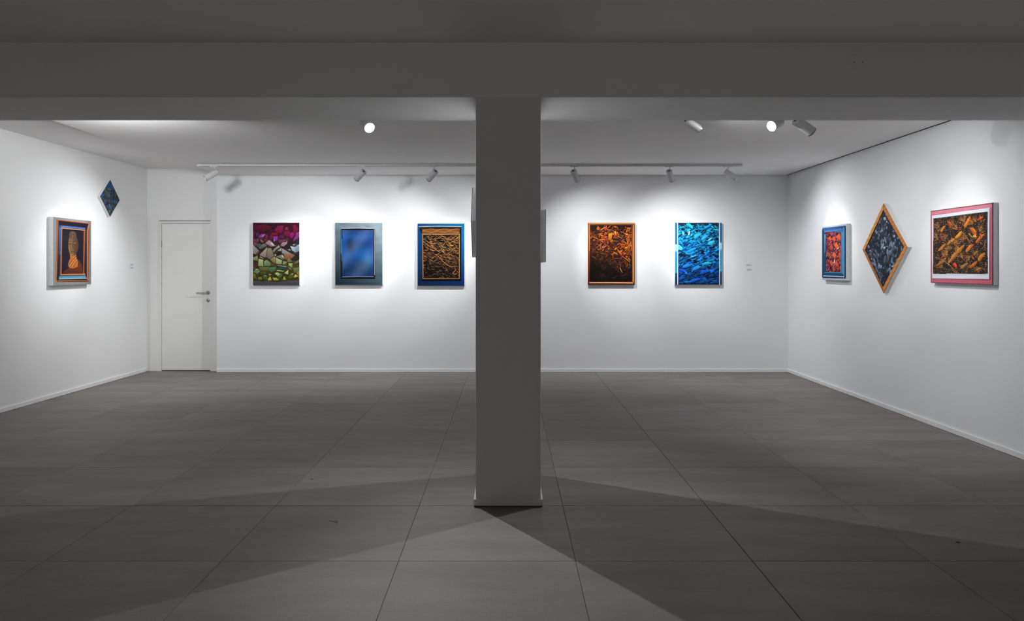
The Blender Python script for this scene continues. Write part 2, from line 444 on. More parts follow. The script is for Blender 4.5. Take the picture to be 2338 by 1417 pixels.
def patch_mesh(name, corners, H, art, u0, v0, u1, v1, step, yfun, parent, gain, mat=None, quad=None, prof=None, skirt=0.0):
    """Grid over a uv rectangle (or a uv quad: four (u,v) points) of the front; coloured by art()."""
    A, B, C, D = [np.array(c, float) for c in corners]          # TL TR BR BL in (x,z)
    Q = quad or ((u0, v0), (u1, v0), (u1, v1), (u0, v1))
    wm = np.linalg.norm((B - A)) * max(abs(Q[1][0] - Q[0][0]), abs(Q[2][0] - Q[3][0]), 1e-3) if not quad else np.linalg.norm(B - A) * np.hypot(Q[1][0] - Q[0][0], Q[1][1] - Q[0][1])
    hm = np.linalg.norm((D - A)) * abs(Q[3][1] - Q[0][1]) if not quad else np.linalg.norm(D - A) * np.hypot(Q[3][0] - Q[0][0], Q[3][1] - Q[0][1])
    nu = max(2, int(wm / step)); nv = max(2, int(hm / step)) if not quad else 22
    s, t = np.meshgrid(np.linspace(0, 1, nu + 1), np.linspace(0, 1, nv + 1))
    s, t = s.ravel(), t.ravel()
    q = [np.array(p, float) for p in Q]
    uv = (q[0][None] * ((1 - s) * (1 - t))[:, None] + q[1][None] * (s * (1 - t))[:, None] + q[2][None] * (s * t)[:, None] + q[3][None] * ((1 - s) * t)[:, None])
    u, v = uv[:, 0], uv[:, 1]
    xz = A[None] + (B - A)[None] * u[:, None] + (D - A)[None] * v[:, None]
    hh = H @ np.vstack([u, v, np.ones_like(u)])
    col = to_linear(art(hh[0] / hh[2], hh[1] / hh[2]), gain)
    y = np.full_like(u, yfun) if prof is None else yfun - prof(t)
    co = np.stack([xz[:, 0], y, xz[:, 1]], 1).tolist()
    idx = lambda i, j: j * (nu + 1) + i
    faces = [(idx(i, j), idx(i, j + 1), idx(i + 1, j + 1), idx(i + 1, j)) for j in range(nv) for i in range(nu)]
    cols = col.tolist()
    if skirt > 0:                                               # closed sides, so the piece has thickness
        border = [idx(i, 0) for i in range(nu + 1)] + [idx(nu, j) for j in range(1, nv + 1)] + [idx(i, nv) for i in range(nu - 1, -1, -1)] + [idx(0, j) for j in range(nv - 1, 0, -1)]
        n0 = len(co)
        for b_ in border:
            co.append([co[b_][0], yfun + skirt, co[b_][2]]); cols.append(cols[b_])
        for k in range(len(border)):
            k2 = (k + 1) % len(border)
            faces.append((border[k], border[k2], n0 + k2, n0 + k))
    me = bpy.data.meshes.new(name); me.from_pydata(co, [], faces)
    ca = me.color_attributes.new('pigment', 'FLOAT_COLOR', 'POINT')
    arr = np.ones((len(co), 4)); arr[:, :3] = np.array(cols); ca.data.foreach_set('color', arr.ravel())
    me.materials.append(mat or M_PAINT)
    me.update()
    o = bpy.data.objects.new(name, me); COL.objects.link(o); o.parent = parent
    return o

def artwork(name, label, loc, rz, corners, t, src, art, parts, gain=1.0, side=None, cat='painting', step=0.0036, group=None):
    """corners (x,z) local, front at y=-t; parts: list of dicts"""
    root = empty(name, loc, rz); tag(root, label, cat, group)
    H = homography(src)
    bm = bmesh.new()
    f = [bm.verts.new((c[0], -t, c[1])) for c in corners]; b = [bm.verts.new((c[0], -0.0005, c[1])) for c in corners]
    bm.faces.new(f); bm.faces.new(b[::-1])
    for i in range(4): bm.faces.new((f[i], f[(i + 1) % 4], b[(i + 1) % 4], b[i]))
    bmesh.ops.bevel(bm, geom=bm.edges[:], offset=0.002, segments=1, affect='EDGES')
    link('canvas', bm, side or M_CANVAS, root)
    for p in parts:
        y = -t - p.get('h', 0.0012)
        if 'ring' in p:
            (a0, b0, a1, b1), (c0, d0, c1, d1) = p['ring']
            O = [(a0, b0), (a1, b0), (a1, b1), (a0, b1)]; I = [(c0, d0), (c1, d0), (c1, d1), (c0, d1)]
            for k in range(4):
                k2 = (k + 1) % 4
                o = patch_mesh(p['name'], corners, H, art, 0, 0, 0, 0, step, -t - 0.0008, root, gain, quad=(O[k], O[k2], I[k2], I[k]), prof=p['prof'])
        else:
            u0, v0, u1, v1 = p['rect']
            patch_mesh(p['name'], corners, H, art, u0, v0, u1, v1, step, y, root, gain, skirt=p.get('skirt', 0.001))
    return root

def rect_corners(wd, ht, z0=0.0):
    return [(-wd / 2, z0 + ht), (wd / 2, z0 + ht), (wd / 2, z0), (-wd / 2, z0)]

# ---------------------------------------------------------------- the pictures (pigment only)
def art_stones(x, y):
    p = Paint(x, y, (40, 20, 20))
    p.vgrad([(140, (48, 14, 24)), (300, (70, 10, 38)), (420, (62, 18, 40)), (560, (46, 24, 24)), (800, (56, 40, 26)), (950, (72, 62, 30)), (1180, (60, 55, 18))])
    p.mottle(0.35, 120, 3)
    r = random.Random(77)
    for k in range(330):
        cx, cy = r.uniform(215, 1055), r.uniform(170, 1185); s_ = r.uniform(12, 34); n = r.choice([3, 4, 5, 5]); a0 = r.uniform(0, 6.3)
        q = [(cx + s_ * r.uniform(.8, 1.3) * math.cos(a0 + 6.283 * i / n), cy + s_ * .8 * math.sin(a0 + 6.283 * i / n)) for i in range(n)]
        if cy < 430: c = r.choice([(110, 14, 52), (84, 10, 34), (130, 26, 84), (52, 12, 34), (96, 40, 96)])
        elif cy < 600: c = r.choice([(120, 64, 70), (70, 56, 70), (92, 50, 44), (140, 118, 116), (36, 28, 36)])
        elif cy < 800: c = r.choice([(128, 116, 96), (100, 66, 40), (38, 30, 30), (140, 104, 64), (90, 84, 74)])
        elif cy < 980: c = r.choice([(122, 112, 60), (96, 120, 76), (70, 60, 30), (120, 92, 54), (60, 84, 60)])
        else: c = r.choice([(104, 116, 34), (70, 84, 26), (140, 140, 52), (124, 102, 36), (60, 76, 40)])
        p.poly([(a + 5, b + 6) for a, b in q], (34, 22, 20), 8); p.poly(q, tuple(v_ * .85 for v_ in c), 8, tuple(v_ * .5 for v_ in c))
    S = [
    ([(600,280),(660,200),(770,190),(750,320),(690,330)],(150,20,80)),([(800,230),(840,215),(850,270),(790,285)],(160,60,95)),
    ([(930,200),(970,170),(1040,250),(1020,310),(950,330)],(145,15,62)),([(230,220),(330,180),(520,200),(540,260),(380,300),(250,290)],(112,15,52)),
    ([(780,300),(870,290),(900,350),(850,400),(780,370)],(130,30,60)),
    ([(880,340),(920,310),(970,350),(920,430),(880,400)],(170,20,125)),([(985,330),(1055,300),(1055,400),(950,480),(940,450),(990,370)],(155,65,145)),
    ([(310,390),(380,345),(445,345),(400,420),(330,420)],(172,62,168)),([(350,395),(440,350),(400,400)],(232,170,232)),
    ([(262,330),(330,320),(310,390),(270,380)],(80,45,90)),
    ([(445,370),(475,360),(490,430),(440,425)],(145,50,95)),([(525,380),(560,350),(580,390),(560,450),(520,440)],(122,42,62)),
    ([(550,330),(660,320),(660,385),(560,370)],(145,15,52)),([(700,370),(780,380),(780,430),(690,430)],(112,32,85)),
    ([(580,390),(665,390),(650,460),(595,490)],(168,52,185)),([(585,430),(620,460),(600,488)],(232,150,232)),
    ([(220,300),(255,300),(240,380),(218,400)],(122,38,72)),([(230,430),(330,470),(310,500),(230,480)],(142,62,92)),
    ([(240,490),(290,510),(260,560),(230,530)],(142,92,92)),([(345,440),(410,475),(395,510),(350,470)],(165,118,118)),
    ([(420,430),(490,440),(480,485),(415,490)],(122,52,52)),([(675,460),(780,440),(840,450),(760,500),(690,510)],(125,70,88)),
    ([(440,510),(505,455),(560,490),(620,560),(545,575)],(198,162,168)),([(530,520),(560,500),(615,560),(570,565)],(245,236,248)),
    ([(720,530),(750,495),(810,490),(840,455),(830,520),(790,570),(730,565)],(195,158,168)),
    ([(265,550),(300,515),(375,530),(310,590)],(86,98,108)),([(315,590),(375,535),(430,515),(465,560),(350,620)],(122,128,122)),
    ([(215,530),(320,640),(260,715),(215,690)],(178,168,158)),([(320,640),(340,650),(290,740),(262,715)],(112,86,70)),
    ([(345,710),(475,580),(450,770),(350,740)],(190,174,154)),([(480,600),(545,600),(595,740),(520,800),(460,765)],(152,142,122)),
    ([(570,660),(580,630),(680,545),(710,580),(640,620),(590,680)],(168,164,158)),([(655,650),(730,590),(735,655)],(195,195,180)),
    ([(640,690),(730,690),(720,730),(650,740)],(30,24,24)),([(780,560),(870,500),(890,600),(830,620)],(34,28,32)),
    ([(740,690),(745,605),(970,735),(880,725),(790,715)],(174,170,170)),([(770,715),(890,705),(960,745),(890,800),(800,810)],(168,106,60)),
    ([(885,560),(970,580),(1055,520),(1055,650),(980,680),(920,640)],(196,222,232)),([(970,580),(1055,520),(1055,650),(985,680)],(162,184,196)),
    ([(930,530),(970,525),(965,555),(935,550)],(190,185,160)),
    ([(845,620),(890,620),(900,650),(850,635)],(192,188,182)),([(1000,470),(1055,410),(1055,520),(990,520)],(40,46,62)),
    ([(910,800),(1055,700),(1055,780),(930,830)],(36,36,38)),([(215,700),(262,715),(290,740),(215,760)],(30,26,30)),
    ([(215,770),(300,735),(310,830),(215,810)],(168,168,112)),([(350,745),(430,800),(340,770)],(195,184,154)),
    ([(605,710),(635,712),(630,745),(605,740)],(215,215,205)),
    ([(310,920),(320,790),(400,810),(405,930)],(194,210,142)),([(410,920),(415,830),(470,810),(540,870),(530,920)],(132,170,112)),
    ([(530,800),(600,750),(625,770),(625,880),(560,850)],(168,146,96)),([(630,770),(740,820),(735,890),(635,885)],(190,206,142)),
    ([(640,750),(740,715),(795,795),(740,800)],(142,158,122)),([(745,715),(790,785),(740,760)],(225,246,218)),
    ([(750,890),(760,830),(830,850),(790,900)],(152,174,122)),([(825,830),(860,785),(935,840),(850,860)],(142,136,92)),
    ([(855,870),(930,870),(920,960),(860,910)],(174,190,122)),([(665,915),(830,950),(770,990),(670,965)],(24,78,78)),
    ([(650,905),(820,925),(830,945),(660,915)],(180,185,140)),
    ([(645,990),(780,1010),(770,1025),(650,1010)],(222,226,154)),([(840,915),(915,985),(890,985)],(206,216,134)),
    ([(960,860),(1055,800),(1055,850),(970,890)],(142,122,72)),([(330,940),(500,935),(490,1010),(350,1010)],(122,122,60)),
    ([(500,950),(630,930),(620,1000),(550,1040),(500,1000)],(86,134,86)),([(230,1030),(270,970),(320,975),(345,1020),(300,1065)],(132,175,112)),
    ([(245,1000),(275,975),(315,980),(300,1000)],(190,215,160)),
    ([(215,930),(260,970),(215,975)],(122,112,82)),([(780,1050),(855,990),(850,1075)],(225,236,144)),
    ([(610,1060),(650,1030),(710,1065),(665,1105)],(205,220,112)),([(665,1105),(720,1050),(750,1100),(680,1140)],(92,134,62)),
    ([(860,1090),(950,1060),(940,1140),(860,1150)],(92,112,42)),([(880,1075),(950,1050),(930,1080)],(216,226,124)),
    ([(950,1110),(985,1070),(1030,1110),(960,1135)],(222,226,92)),([(930,960),(1040,940),(1050,1020),(960,1050)],(122,128,72)),
    ([(395,1110),(430,1090),(480,1105),(470,1170),(400,1150)],(72,114,52)),([(395,1105),(440,1085),(480,1110)],(206,210,82)),
    ([(480,1160),(530,1110),(555,1175),(500,1185)],(222,222,92)),([(570,1130),(640,1130),(690,1180),(590,1180)],(195,200,82)),
    ([(750,1165),(780,1110),(820,1170)],(210,215,82)),([(220,1050),(260,1065),(290,1160),(230,1140)],(122,128,32)),
    ([(310,1130),(370,1115),(385,1165),(310,1165)],(154,160,52)),([(500,1060),(550,1065),(540,1095),(500,1090)],(195,164,62)),
    ([(340,1030),(420,1020),(470,1080),(360,1080)],(86,98,32)),([(1000,1030),(1055,1010),(1055,1150),(1035,1140)],(150,135,40)),
    ([(210,1190),(400,1200),(480,1185),(620,1215),(800,1195),(1060,1170),(1060,1280),(205,1280)],(88,86,92))]
    for q, c in S:
        p.poly([(a + 4, b + 6) for a, b in q], (40, 22, 18), 9)
        c2 = tuple(v * 0.72 for v in c)
        p.poly(q, c, 6, c2 if max(c) > 90 else None)
    p.mottle(0.10, 40, 9)
    return p.c

def art_net(x, y):
    p = Paint(x, y, (90, 110, 122))
    u = (x - 200) / 850; v = (y - 140) / 1125
    for k, (tl, tr, br, bl) in enumerate((((132, 152, 164), (158, 176, 186), (62, 82, 96), (28, 44, 56)), )):
        pass
    tl, tr, br, bl = [np.array(c, float) for c in ((132, 154, 166), (182, 200, 210), (76, 100, 116), (26, 44, 58))]
    p.c = (tl * ((1 - u) * (1 - v))[:, None] + tr * (u * (1 - v))[:, None] + br * (u * v)[:, None] + bl * ((1 - u) * v)[:, None])
    p.mottle(0.12, 260, 5)
    p.poly([(296, 240), (915, 240), (915, 1155), (300, 1150)], (14, 22, 36), 6)
    p.line([(310, 244), (600, 238), (905, 246)], 12, (205, 222, 232), 6)
    p.line([(306, 250), (312, 640), (306, 700)], 10, (110, 170, 210), 6)
    p.line([(318, 440), (322, 830)], 12, (30, 130, 200), 6)
    p.line([(904, 260), (908, 700), (905, 1080)], 12, (170, 168, 150), 6)
    p.line([(330, 1118), (600, 1112), (890, 1116)], 9, (170, 190, 220), 5)
    ins = (x > 328) & (x < 884) & (y > 275) & (y < 1106)
    q = Paint(x, y, (10, 50, 120))
    q.vgrad([(270, (10, 50, 110)), (400, (12, 78, 160)), (520, (8, 54, 118)), (700, (8, 86, 170)), (820, (10, 70, 140)), (1000, (6, 42, 96)), (1110, (6, 50, 110))])
    b1 = np.exp(-(((x - 800) / 130) ** 2 + ((y - 800) / 150) ** 2)); q.fill((30, 130, 205), b1 * .9)
    b1 = np.exp(-(((x - 360) / 60) ** 2 + ((y - 560) / 260) ** 2)); q.fill((10, 90, 190), b1 * .6)
    b1 = np.exp(-(((x - 480) / 60) ** 2 + ((y - 560) / 120) ** 2)); q.fill((12, 20, 34), b1 * .9)
    b1 = np.exp(-(((x - 700) / 130) ** 2 + ((y - 920) / 110) ** 2)); q.fill((30, 70, 90), b1 * .7)
    b1 = np.exp(-(((x - 860) / 50) ** 2 + ((y - 640) / 180) ** 2)); q.fill((8, 60, 160), b1 * .8)
    wx = 30 * np.sin(y / 150.0 + x / 190.0) + 14 * np.sin(x / 75.0 - y / 140)
    wy = 34 * np.sin(x / 150.0 - y / 230.0 + 1) + 10 * np.sin(y / 85.0)
    bul = 60 * np.exp(-(((x - 560) / 150) ** 2 + ((y - 560) / 170) ** 2)); bul2 = 50 * np.exp(-(((x - 640) / 130) ** 2 + ((y - 860) / 150) ** 2))
    for ph, per, am in ((-0.78 * x + y + wx - bul, 27, .72), (0.85 * x + y + wy + bul2, 27, .72)):
        d = np.abs(((ph / per) % 1) - .5) * per
        a = np.clip((4.6 - d) / 4.0, 0, 1) * am * (0.65 + .35 * np.sin(x / 70 + y / 90))
        q.fill((168, 190, 245), a)
    p.c = np.where(ins[:, None], q.c, p.c)
    return p.c

def art_gold(x, y):
    p = Paint(x, y, (8, 52, 128))
    u = (x - 183) / 847; v = (y - 155) / 1125
    p.c = np.stack([2 + 2 * v, 78 + 26 * u * (1 - v) - 40 * v ** 2 + 0 * u, 146 + 8 * u - 66 * v ** 2], 1)
    p.c *= (0.82 + 0.3 * u)[:, None]
    p.line([(985, 430), (980, 470)], 14, (60, 140, 200), 16, .6)
    p.poly([(220, 215), (970, 215), (972, 300), (968, 1190), (290, 1192), (268, 1170), (262, 340), (232, 290)], (8, 5, 6), 8)
    p.line([(208, 215), (400, 208), (600, 206), (970, 214)], 10, (214, 200, 196), 6)
    gold = [(176, 112, 44), (214, 150, 84), (140, 84, 34), (120, 96, 62), (232, 196, 160)]
    # top band of ripples
    p.poly([(268, 262), (940, 250), (944, 352), (270, 356)], (132, 74, 24), 6)
    r = random.Random(21)
    for k in range(7):
        yy = 268 + 12.5 * k
        pts = [(270 + i * 12, yy + 11 * math.sin(i / 3.1 + k * 0.9) * (1 if k < 6 else .2)) for i in range(56)]
        p.line(pts, 6, (44, 22, 10), 4); p.line([(a, b - 6) for a, b in pts], 4, gold[k % 3 + (1 if k % 3 == 0 else 0)], 4)
    p.line([(272, 352), (600, 354), (940, 350)], 8, (226, 170, 96), 4)
    # crests
    for k in range(400):
        cx, cy = r.uniform(285, 930), 372 + 770 * (k / 400)
        small = .55 if cy > 1000 else .75 if cy > 860 else 1.0
        L = r.uniform(50, 120) * small; sl = r.uniform(0.1, 0.8); sag = r.uniform(4, 20) * small
        if r.random() < .25: sl = -sl
        pts = []
        for i in range(8):
            s = i / 7; pts.append((min(925, max(288, cx + (s - .5) * L)), min(1134, cy + (s - .5) * L * sl + sag * math.sin(s * math.pi))))
        dim = (.5 + .5 * max(0, 1 - abs(cy - 560) / 600)) * r.uniform(.6, 1.1)
        c = gold[r.choice([0, 0, 1, 2, 2, 3])]; wd = r.uniform(9, 16) * small
        p.line([(a + 2, b + wd * .8) for a, b in pts], wd * 1.5, (8, 4, 4), 5, taper=True)
        p.line(pts, wd, tuple(q * dim * .5 for q in c), 4, .95, True)
        p.line([(a, b - wd * .25) for a, b in pts], wd * .45, tuple(min(255, q * dim * 1.45) for q in c), 3, .95, True)
        if r.random() < .3: p.line([(a + 3, b - wd * .35) for a, b in pts[2:5]], 3.2, (240, 208, 180), 3, .9)
    for a in ([(435, 670), (520, 730), (590, 780), (640, 840), (720, 905), (790, 940), (850, 925), (920, 940)],
              [(300, 500), (380, 560), (470, 600), (560, 660), (600, 640), (640, 610)], [(640, 395), (700, 440), (770, 455), (820, 430), (900, 370)],
              [(780, 470), (850, 500), (925, 520)], [(300, 440), (400, 510), (470, 530), (540, 510)], [(690, 510), (740, 565), (820, 560), (840, 540)],
              [(590, 540), (640, 590), (710, 590)], [(840, 900), (870, 1000), (820, 1050), (860, 1080), (920, 1040)]):
        p.line([(q, w + 10) for q, w in a], 14, (8, 4, 4), 6); p.line(a, 14, (150, 92, 38), 5, .95, True); p.line([(q, w - 3) for q, w in a], 5, (232, 176, 110), 3, .8, True)
    # inner gold fillet
    p.poly([(268, 356), (286, 356), (296, 1148), (280, 1148)], (188, 126, 70), 5)
    p.poly([(932, 356), (946, 356), (942, 1150), (928, 1150)], (196, 138, 66), 5)
    p.poly([(282, 1138), (942, 1136), (940, 1156), (284, 1158)], (150, 104, 62), 5)
    return p.c

def shards(p, r, n, x0, x1, y0, y1, colf, Lr=(50, 120), Wr=(16, 36), angs=(.6,), shadow=(12, 6, 4), jit=.25, hik=1.35, stripe=.3):
    for k in range(n):
        cx, cy = r.uniform(x0, x1), r.uniform(y0, y1)
        a = r.choice(angs) + r.gauss(0, jit); c = colf(cx, cy, r); L, W = r.uniform(*Lr), r.uniform(*Wr)
        p.brush(cx + 5, cy + 8, L * 1.04, W, a, shadow, None, r, .4, 9, .1, 0)
        hi = tuple(min(255, q * hik + 14) for q in c)
        if r.random() < stripe: p.leaf(cx, cy, L, W, a, c, hi, stripes=.07, sw=r.uniform(7, 10), blunt=r.uniform(.45, 1.0), aa=3)
        else: p.brush(cx, cy, L, W, a, c, hi, r, r.uniform(.2, .8))

def art_ember(x, y):
    p = Paint(x, y, (30, 14, 10))
    p.vgrad([(170, (30, 14, 16)), (600, (58, 24, 8)), (800, (34, 16, 8)), (1000, (16, 7, 6)), (1230, (8, 4, 6))])
    r = random.Random(5)
    dark = lambda cx, cy: max(.17, min(1.0, 1.15 - max(0, cy - 540 - (cx - 560) * .30) / 470)) * (.5 + .5 * min(1, max(0, (cx - 120) / 330)))
    pal = [(206, 92, 18), (196, 80, 16), (224, 122, 26), (170, 70, 20), (150, 52, 30), (190, 76, 20), (176, 62, 54), (120, 78, 30), (210, 100, 24)]
    def colf(cx, cy, r):
        f = dark(cx, cy) * r.uniform(.45, 1.15); c = r.choice(pal)
        if cy > 820 and r.random() < .25: c = (110, 60, 80)
        return tuple(min(255, q * f) for q in c)
    shards(p, r, 200, 222, 970, 215, 1180, colf, (50, 125), (14, 34), (-.75, -.5, .6, .9, -1.1, .2, 1.4), (16, 7, 5))
    for q, c in (([(415, 300), (500, 320), (480, 470), (415, 460)], (196, 92, 16)), ([(545, 330), (620, 320), (600, 460), (540, 455)], (232, 140, 26)),
                 ([(485, 395), (525, 390), (540, 460), (500, 475)], (190, 70, 62)), ([(455, 235), (495, 225), (515, 280), (480, 290)], (206, 74, 80)),
                 ([(360, 270), (440, 255), (430, 290), (380, 315)], (176, 56, 44)), ([(630, 330), (670, 300), (700, 340), (690, 390)], (240, 140, 26)),
                 ([(840, 660), (950, 490), (960, 540), (900, 660)], (206, 92, 20)), ([(860, 440), (950, 350), (960, 400), (900, 520)], (196, 92, 26)),
                 ([(860, 320), (890, 230), (950, 230), (930, 300)], (200, 100, 26)), ([(430, 580), (520, 555), (460, 640), (380, 700)], (118, 52, 54)),
                 ([(290, 625), (440, 500), (400, 580), (340, 620)], (96, 56, 50))):
        p.poly([(a + 5, b + 7) for a, b in q], (20, 8, 5), 8); p.poly(q, c, 5, tuple(v_ * .62 for v_ in c))
        e = [q[0], q[1]]; p.line(e, 7, tuple(min(255, v_ * 1.25 + 20) for v_ in c), 5)
    shards(p, r, 260, 222, 970, 225, 1185, colf, (36, 95), (9, 24), (-.75, -.5, .6, .9, -1.1, .2, 1.4), (16, 7, 5))
    for a, c in (([(770, 735), (850, 785), (920, 840), (940, 860)], (214, 134, 62)), ([(230, 390), (300, 410), (390, 455), (470, 510)], (224, 120, 34)),
                 ([(750, 940), (770, 990), (800, 1050)], (190, 150, 96)), ([(840, 660), (880, 590), (940, 500)], (244, 150, 60)), ([(770, 490), (830, 490), (900, 540)], (228, 122, 30)),
                 ([(560, 470), (620, 480), (660, 470), (720, 490)], (236, 150, 40)), ([(890, 975), (945, 920)], (96, 80, 62)), ([(430, 600), (510, 565)], (226, 150, 96)),
                 ([(490, 225), (530, 275), (600, 270)], (230, 130, 40)), ([(940, 360), (870, 430)], (240, 140, 50)), ([(720, 870), (830, 850)], (130, 62, 34)),
                 ([(245, 745), (330, 790)], (150, 76, 34)), ([(740, 1110), (840, 1090), (900, 1060)], (76, 44, 30)), ([(600, 1150), (700, 1110)], (66, 40, 20))):
        p.line([(q, w_ + 6) for q, w_ in a], 20, (14, 6, 4), 8, .8, True); p.line(a, 15, tuple(v_ * .85 for v_ in c), 4, .95, True)
    d = []
    for (ax, ay, bx_, by_) in ((560, 300, 640, 290), (700, 340, 880, 380), (740, 440, 830, 400), (640, 460, 770, 470), (490, 610, 590, 640), (600, 520, 700, 540), (240, 560, 300, 590), (330, 360, 380, 420)):
        for k in range(6):
            for q in range(3): d.append((ax + (bx_ - ax) * k / 5 + r.uniform(-3, 3), ay + (by_ - ay) * k / 5 + q * 16))
    for q in d: p.dots([q], 8, (18, 10, 12), .8); p.dots([(q[0] + 2, q[1] + 1)], 3.0, (150, 130, 120), .7)
    for cx0, cy0, col in ((430, 1090, (130, 70, 110)), (460, 960, (120, 70, 40)), (690, 960, (140, 60, 30)), (600, 880, (110, 60, 90))):
        for k in range(7):
            for q in range(4): p.dots([(cx0 - 40 + k * 14 + q * 6 + r.uniform(-5, 5), cy0 - 25 + q * 16 + r.uniform(-5, 5))], 3.6, tuple(v_ * .8 for v_ in col))
    # frame
    fr = [((175, 145), (1018, 145), (975, 178), (208, 178)), ((1018, 145), (1022, 1258), (985, 1212), (975, 178)),
          ((1022, 1258), (190, 1258), (212, 1212), (985, 1212)), ((190, 1258), (175, 145), (208, 178), (212, 1212))]
    p.poly([(170, 140), (1026, 140), (1026, 184), (170, 184)], (166, 104, 50), 4)
    p.poly([(960, 160), (1030, 140), (1030, 1262), (975, 1230)], (170, 86, 24), 4, (150, 78, 24))
    p.poly([(170, 150), (216, 178), (218, 1212), (180, 1262)], (190, 110, 44), 4, (70, 22, 8))
    p.poly([(180, 1262), (215, 1204), (985, 1204), (1030, 1262)], (120, 56, 22), 4)
    p.line([(985, 190), (983, 600), (988, 1200)], 10, (236, 196, 120), 6)
    p.line([(210, 1220), (600, 1220), (980, 1226)], 10, (236, 196, 160), 6)
    p.line([(180, 160), (1010, 158)], 12, (206, 152, 84), 8)
    p.line([(200, 200), (205, 650)], 6, (230, 150, 70), 5)
    p.line([(180, 150), (190, 1250)], 8, (60, 26, 14), 6)
    p.line([(1012, 200), (1018, 1250)], 9, (92, 44, 14), 8)
    p.line([(176, 146), (1018, 146)], 5, (60, 44, 30), 4)
    p.line([(190, 1256), (1022, 1256)], 8, (66, 24, 10), 5)
    p.line([(975, 186), (975, 1204)], 9, (90, 30, 8), 6)
    return p.c

def art_blue(x, y):
    p = Paint(x, y, (8, 26, 60))
    p.vgrad([(140, (16, 40, 56)), (500, (6, 50, 110)), (800, (6, 34, 80)), (1100, (4, 20, 60)), (1260, (4, 14, 40))])
    r = random.Random(11)
    def colf(cx, cy, r):
        t = (cy - 140) / 1120
        c = np.array((14, 146, 205)) * (1 - t) + np.array((8, 70, 165)) * t
        c = c * r.uniform(.62, 1.2) * (1.0 if cy < 1000 else .8)
        if cx < 420 and cy < 700: c = c * 1.1
        if r.random() < .2: c = c * np.array((1.2, 1.12, .82))
        return tuple(c)
    shards(p, r, 760, 222, 958, 200, 1235, colf, (50, 140), (16, 40), (-.45, -.35, -.6, -.25, .5, .7, -.9), (4, 18, 44), hik=1.2, stripe=.25)
    def leafy(*a): pass
    for cx, cy, L, W, a, c in ((430, 205, 150, 60, .55, (20, 176, 206)), (740, 220, 210, 46, -.55, (20, 140, 220)), (290, 225, 140, 26, -.3, (20, 160, 210)),
                               (575, 210, 110, 34, 1.4, (14, 120, 170)), (665, 205, 80, 40, 1.0, (12, 90, 140)), (310, 340, 90, 36, 1.2, (110, 196, 226)),
                               (420, 330, 90, 40, -1.1, (170, 220, 240)), (380, 300, 90, 34, 1.3, (16, 130, 180)), (900, 220, 90, 26, .7, (40, 150, 190)),
                               (900, 270, 110, 26, .2, (60, 190, 200)), (575, 380, 150, 70, -.6, (30, 150, 220)), (700, 410, 150, 60, -.5, (40, 140, 200)),
                               (800, 440, 110, 26, -.7, (110, 220, 235)), (245, 590, 120, 90, 1.0, (60, 200, 240)), (270, 500, 110, 50, .9, (20, 120, 220)),
                               (440, 680, 170, 80, -.3, (20, 140, 215)), (600, 540, 340, 18, -.25, (20, 120, 230)), (510, 745, 150, 14, -.35, (130, 210, 230)),
                               (820, 500, 150, 70, -.5, (30, 160, 190)), (350, 1040, 100, 50, .7, (16, 100, 220)), (300, 1000, 110, 50, .6, (10, 70, 190)),
                               (740, 880, 190, 50, -.1, (20, 150, 170)), (380, 920, 180, 60, -.2, (18, 110, 220)), (560, 960, 160, 60, -.45, (22, 120, 210)),
                               (840, 1010, 90, 60, -1.0, (16, 90, 200)), (700, 1030, 180, 60, -.3, (12, 70, 180)), (520, 1180, 260, 50, -.3, (10, 80, 190)),
                               (470, 630, 200, 60, -.45, (14, 130, 205)), (380, 1210, 90, 36, 0.1, (20, 110, 160)), (880, 1190, 110, 26, -.1, (16, 80, 150))):
        p.brush(cx + 4, cy + 8, L, W, a, (4, 18, 44), None, r, .5, 9, .1, 0)
        p.brush(cx, cy, L, W, a, tuple(v_ * .92 for v_ in c), tuple(min(255, q * 1.2 + 20) for q in c), r, .6, streak=.3)
        if W > 45:
            for k in range(9): p.line([(cx + (k - 4) * L / 11 + 10, cy - W * .3 + (k - 4) * math.sin(a) * L / 11), (cx + (k - 4) * L / 11 - 6, cy + W * .3 + (k - 4) * math.sin(a) * L / 11)], 3, tuple(min(255, q * 1.3 + 40) for q in c), 3, .6, True)
    for cx, cy, s in ((315, 260, 40), (370, 330, 26), (860, 570, 40), (660, 660, 44), (660, 690, 36), (430, 820, 36), (540, 840, 40), (810, 740, 36), (770, 950, 44), (930, 740, 30), (280, 730, 40), (340, 740, 34), (560, 290, 36), (920, 440, 36), (810, 600, 34), (900, 820, 24)):
        q = [(cx + s * (0.7 + .5 * r.random()) * math.cos(k * 1.257 + r.random()), cy + s * .8 * math.sin(k * 1.257 + r.random())) for k in range(5)]
        p.poly(q, (6, 14, 34), 6)
    for k in range(14):
        cx, cy = r.uniform(300, 900), r.uniform(300, 1000); a = r.choice((-.5, -.3)); 
        for m_ in range(6): p.line([(cx + m_ * 9, cy + m_ * 7), (cx + m_ * 9 + 70 * math.cos(a), cy + m_ * 7 + 70 * math.sin(a))], 3, (60, 170, 220), 3, .5, True)
    for k in range(420):
        cx, cy = r.uniform(235, 945), r.uniform(180, 1240)
        p.dots([(cx, cy)], 3.2, (80, 170, 220), .55)
    # painted side bands
    for xa, xb in ((160, 206), (974, 1014)):
        stops = [(140, (30, 100, 145)), (480, (10, 90, 140)), (520, (10, 90, 140)), (545, (140, 200, 230)), (640, (130, 195, 225)), (680, (10, 135, 180)), (900, (20, 130, 170)), (1040, (30, 150, 185)), (1060, (6, 50, 90)), (1260, (5, 34, 66))]
        m = (x >= xa) & (x <= xb)
        for k in range(3): p.c[m, k] = np.interp(y[m] + (30 if xa > 500 else 0), [s_[0] for s_ in stops], [s_[1][k] for s_ in stops])
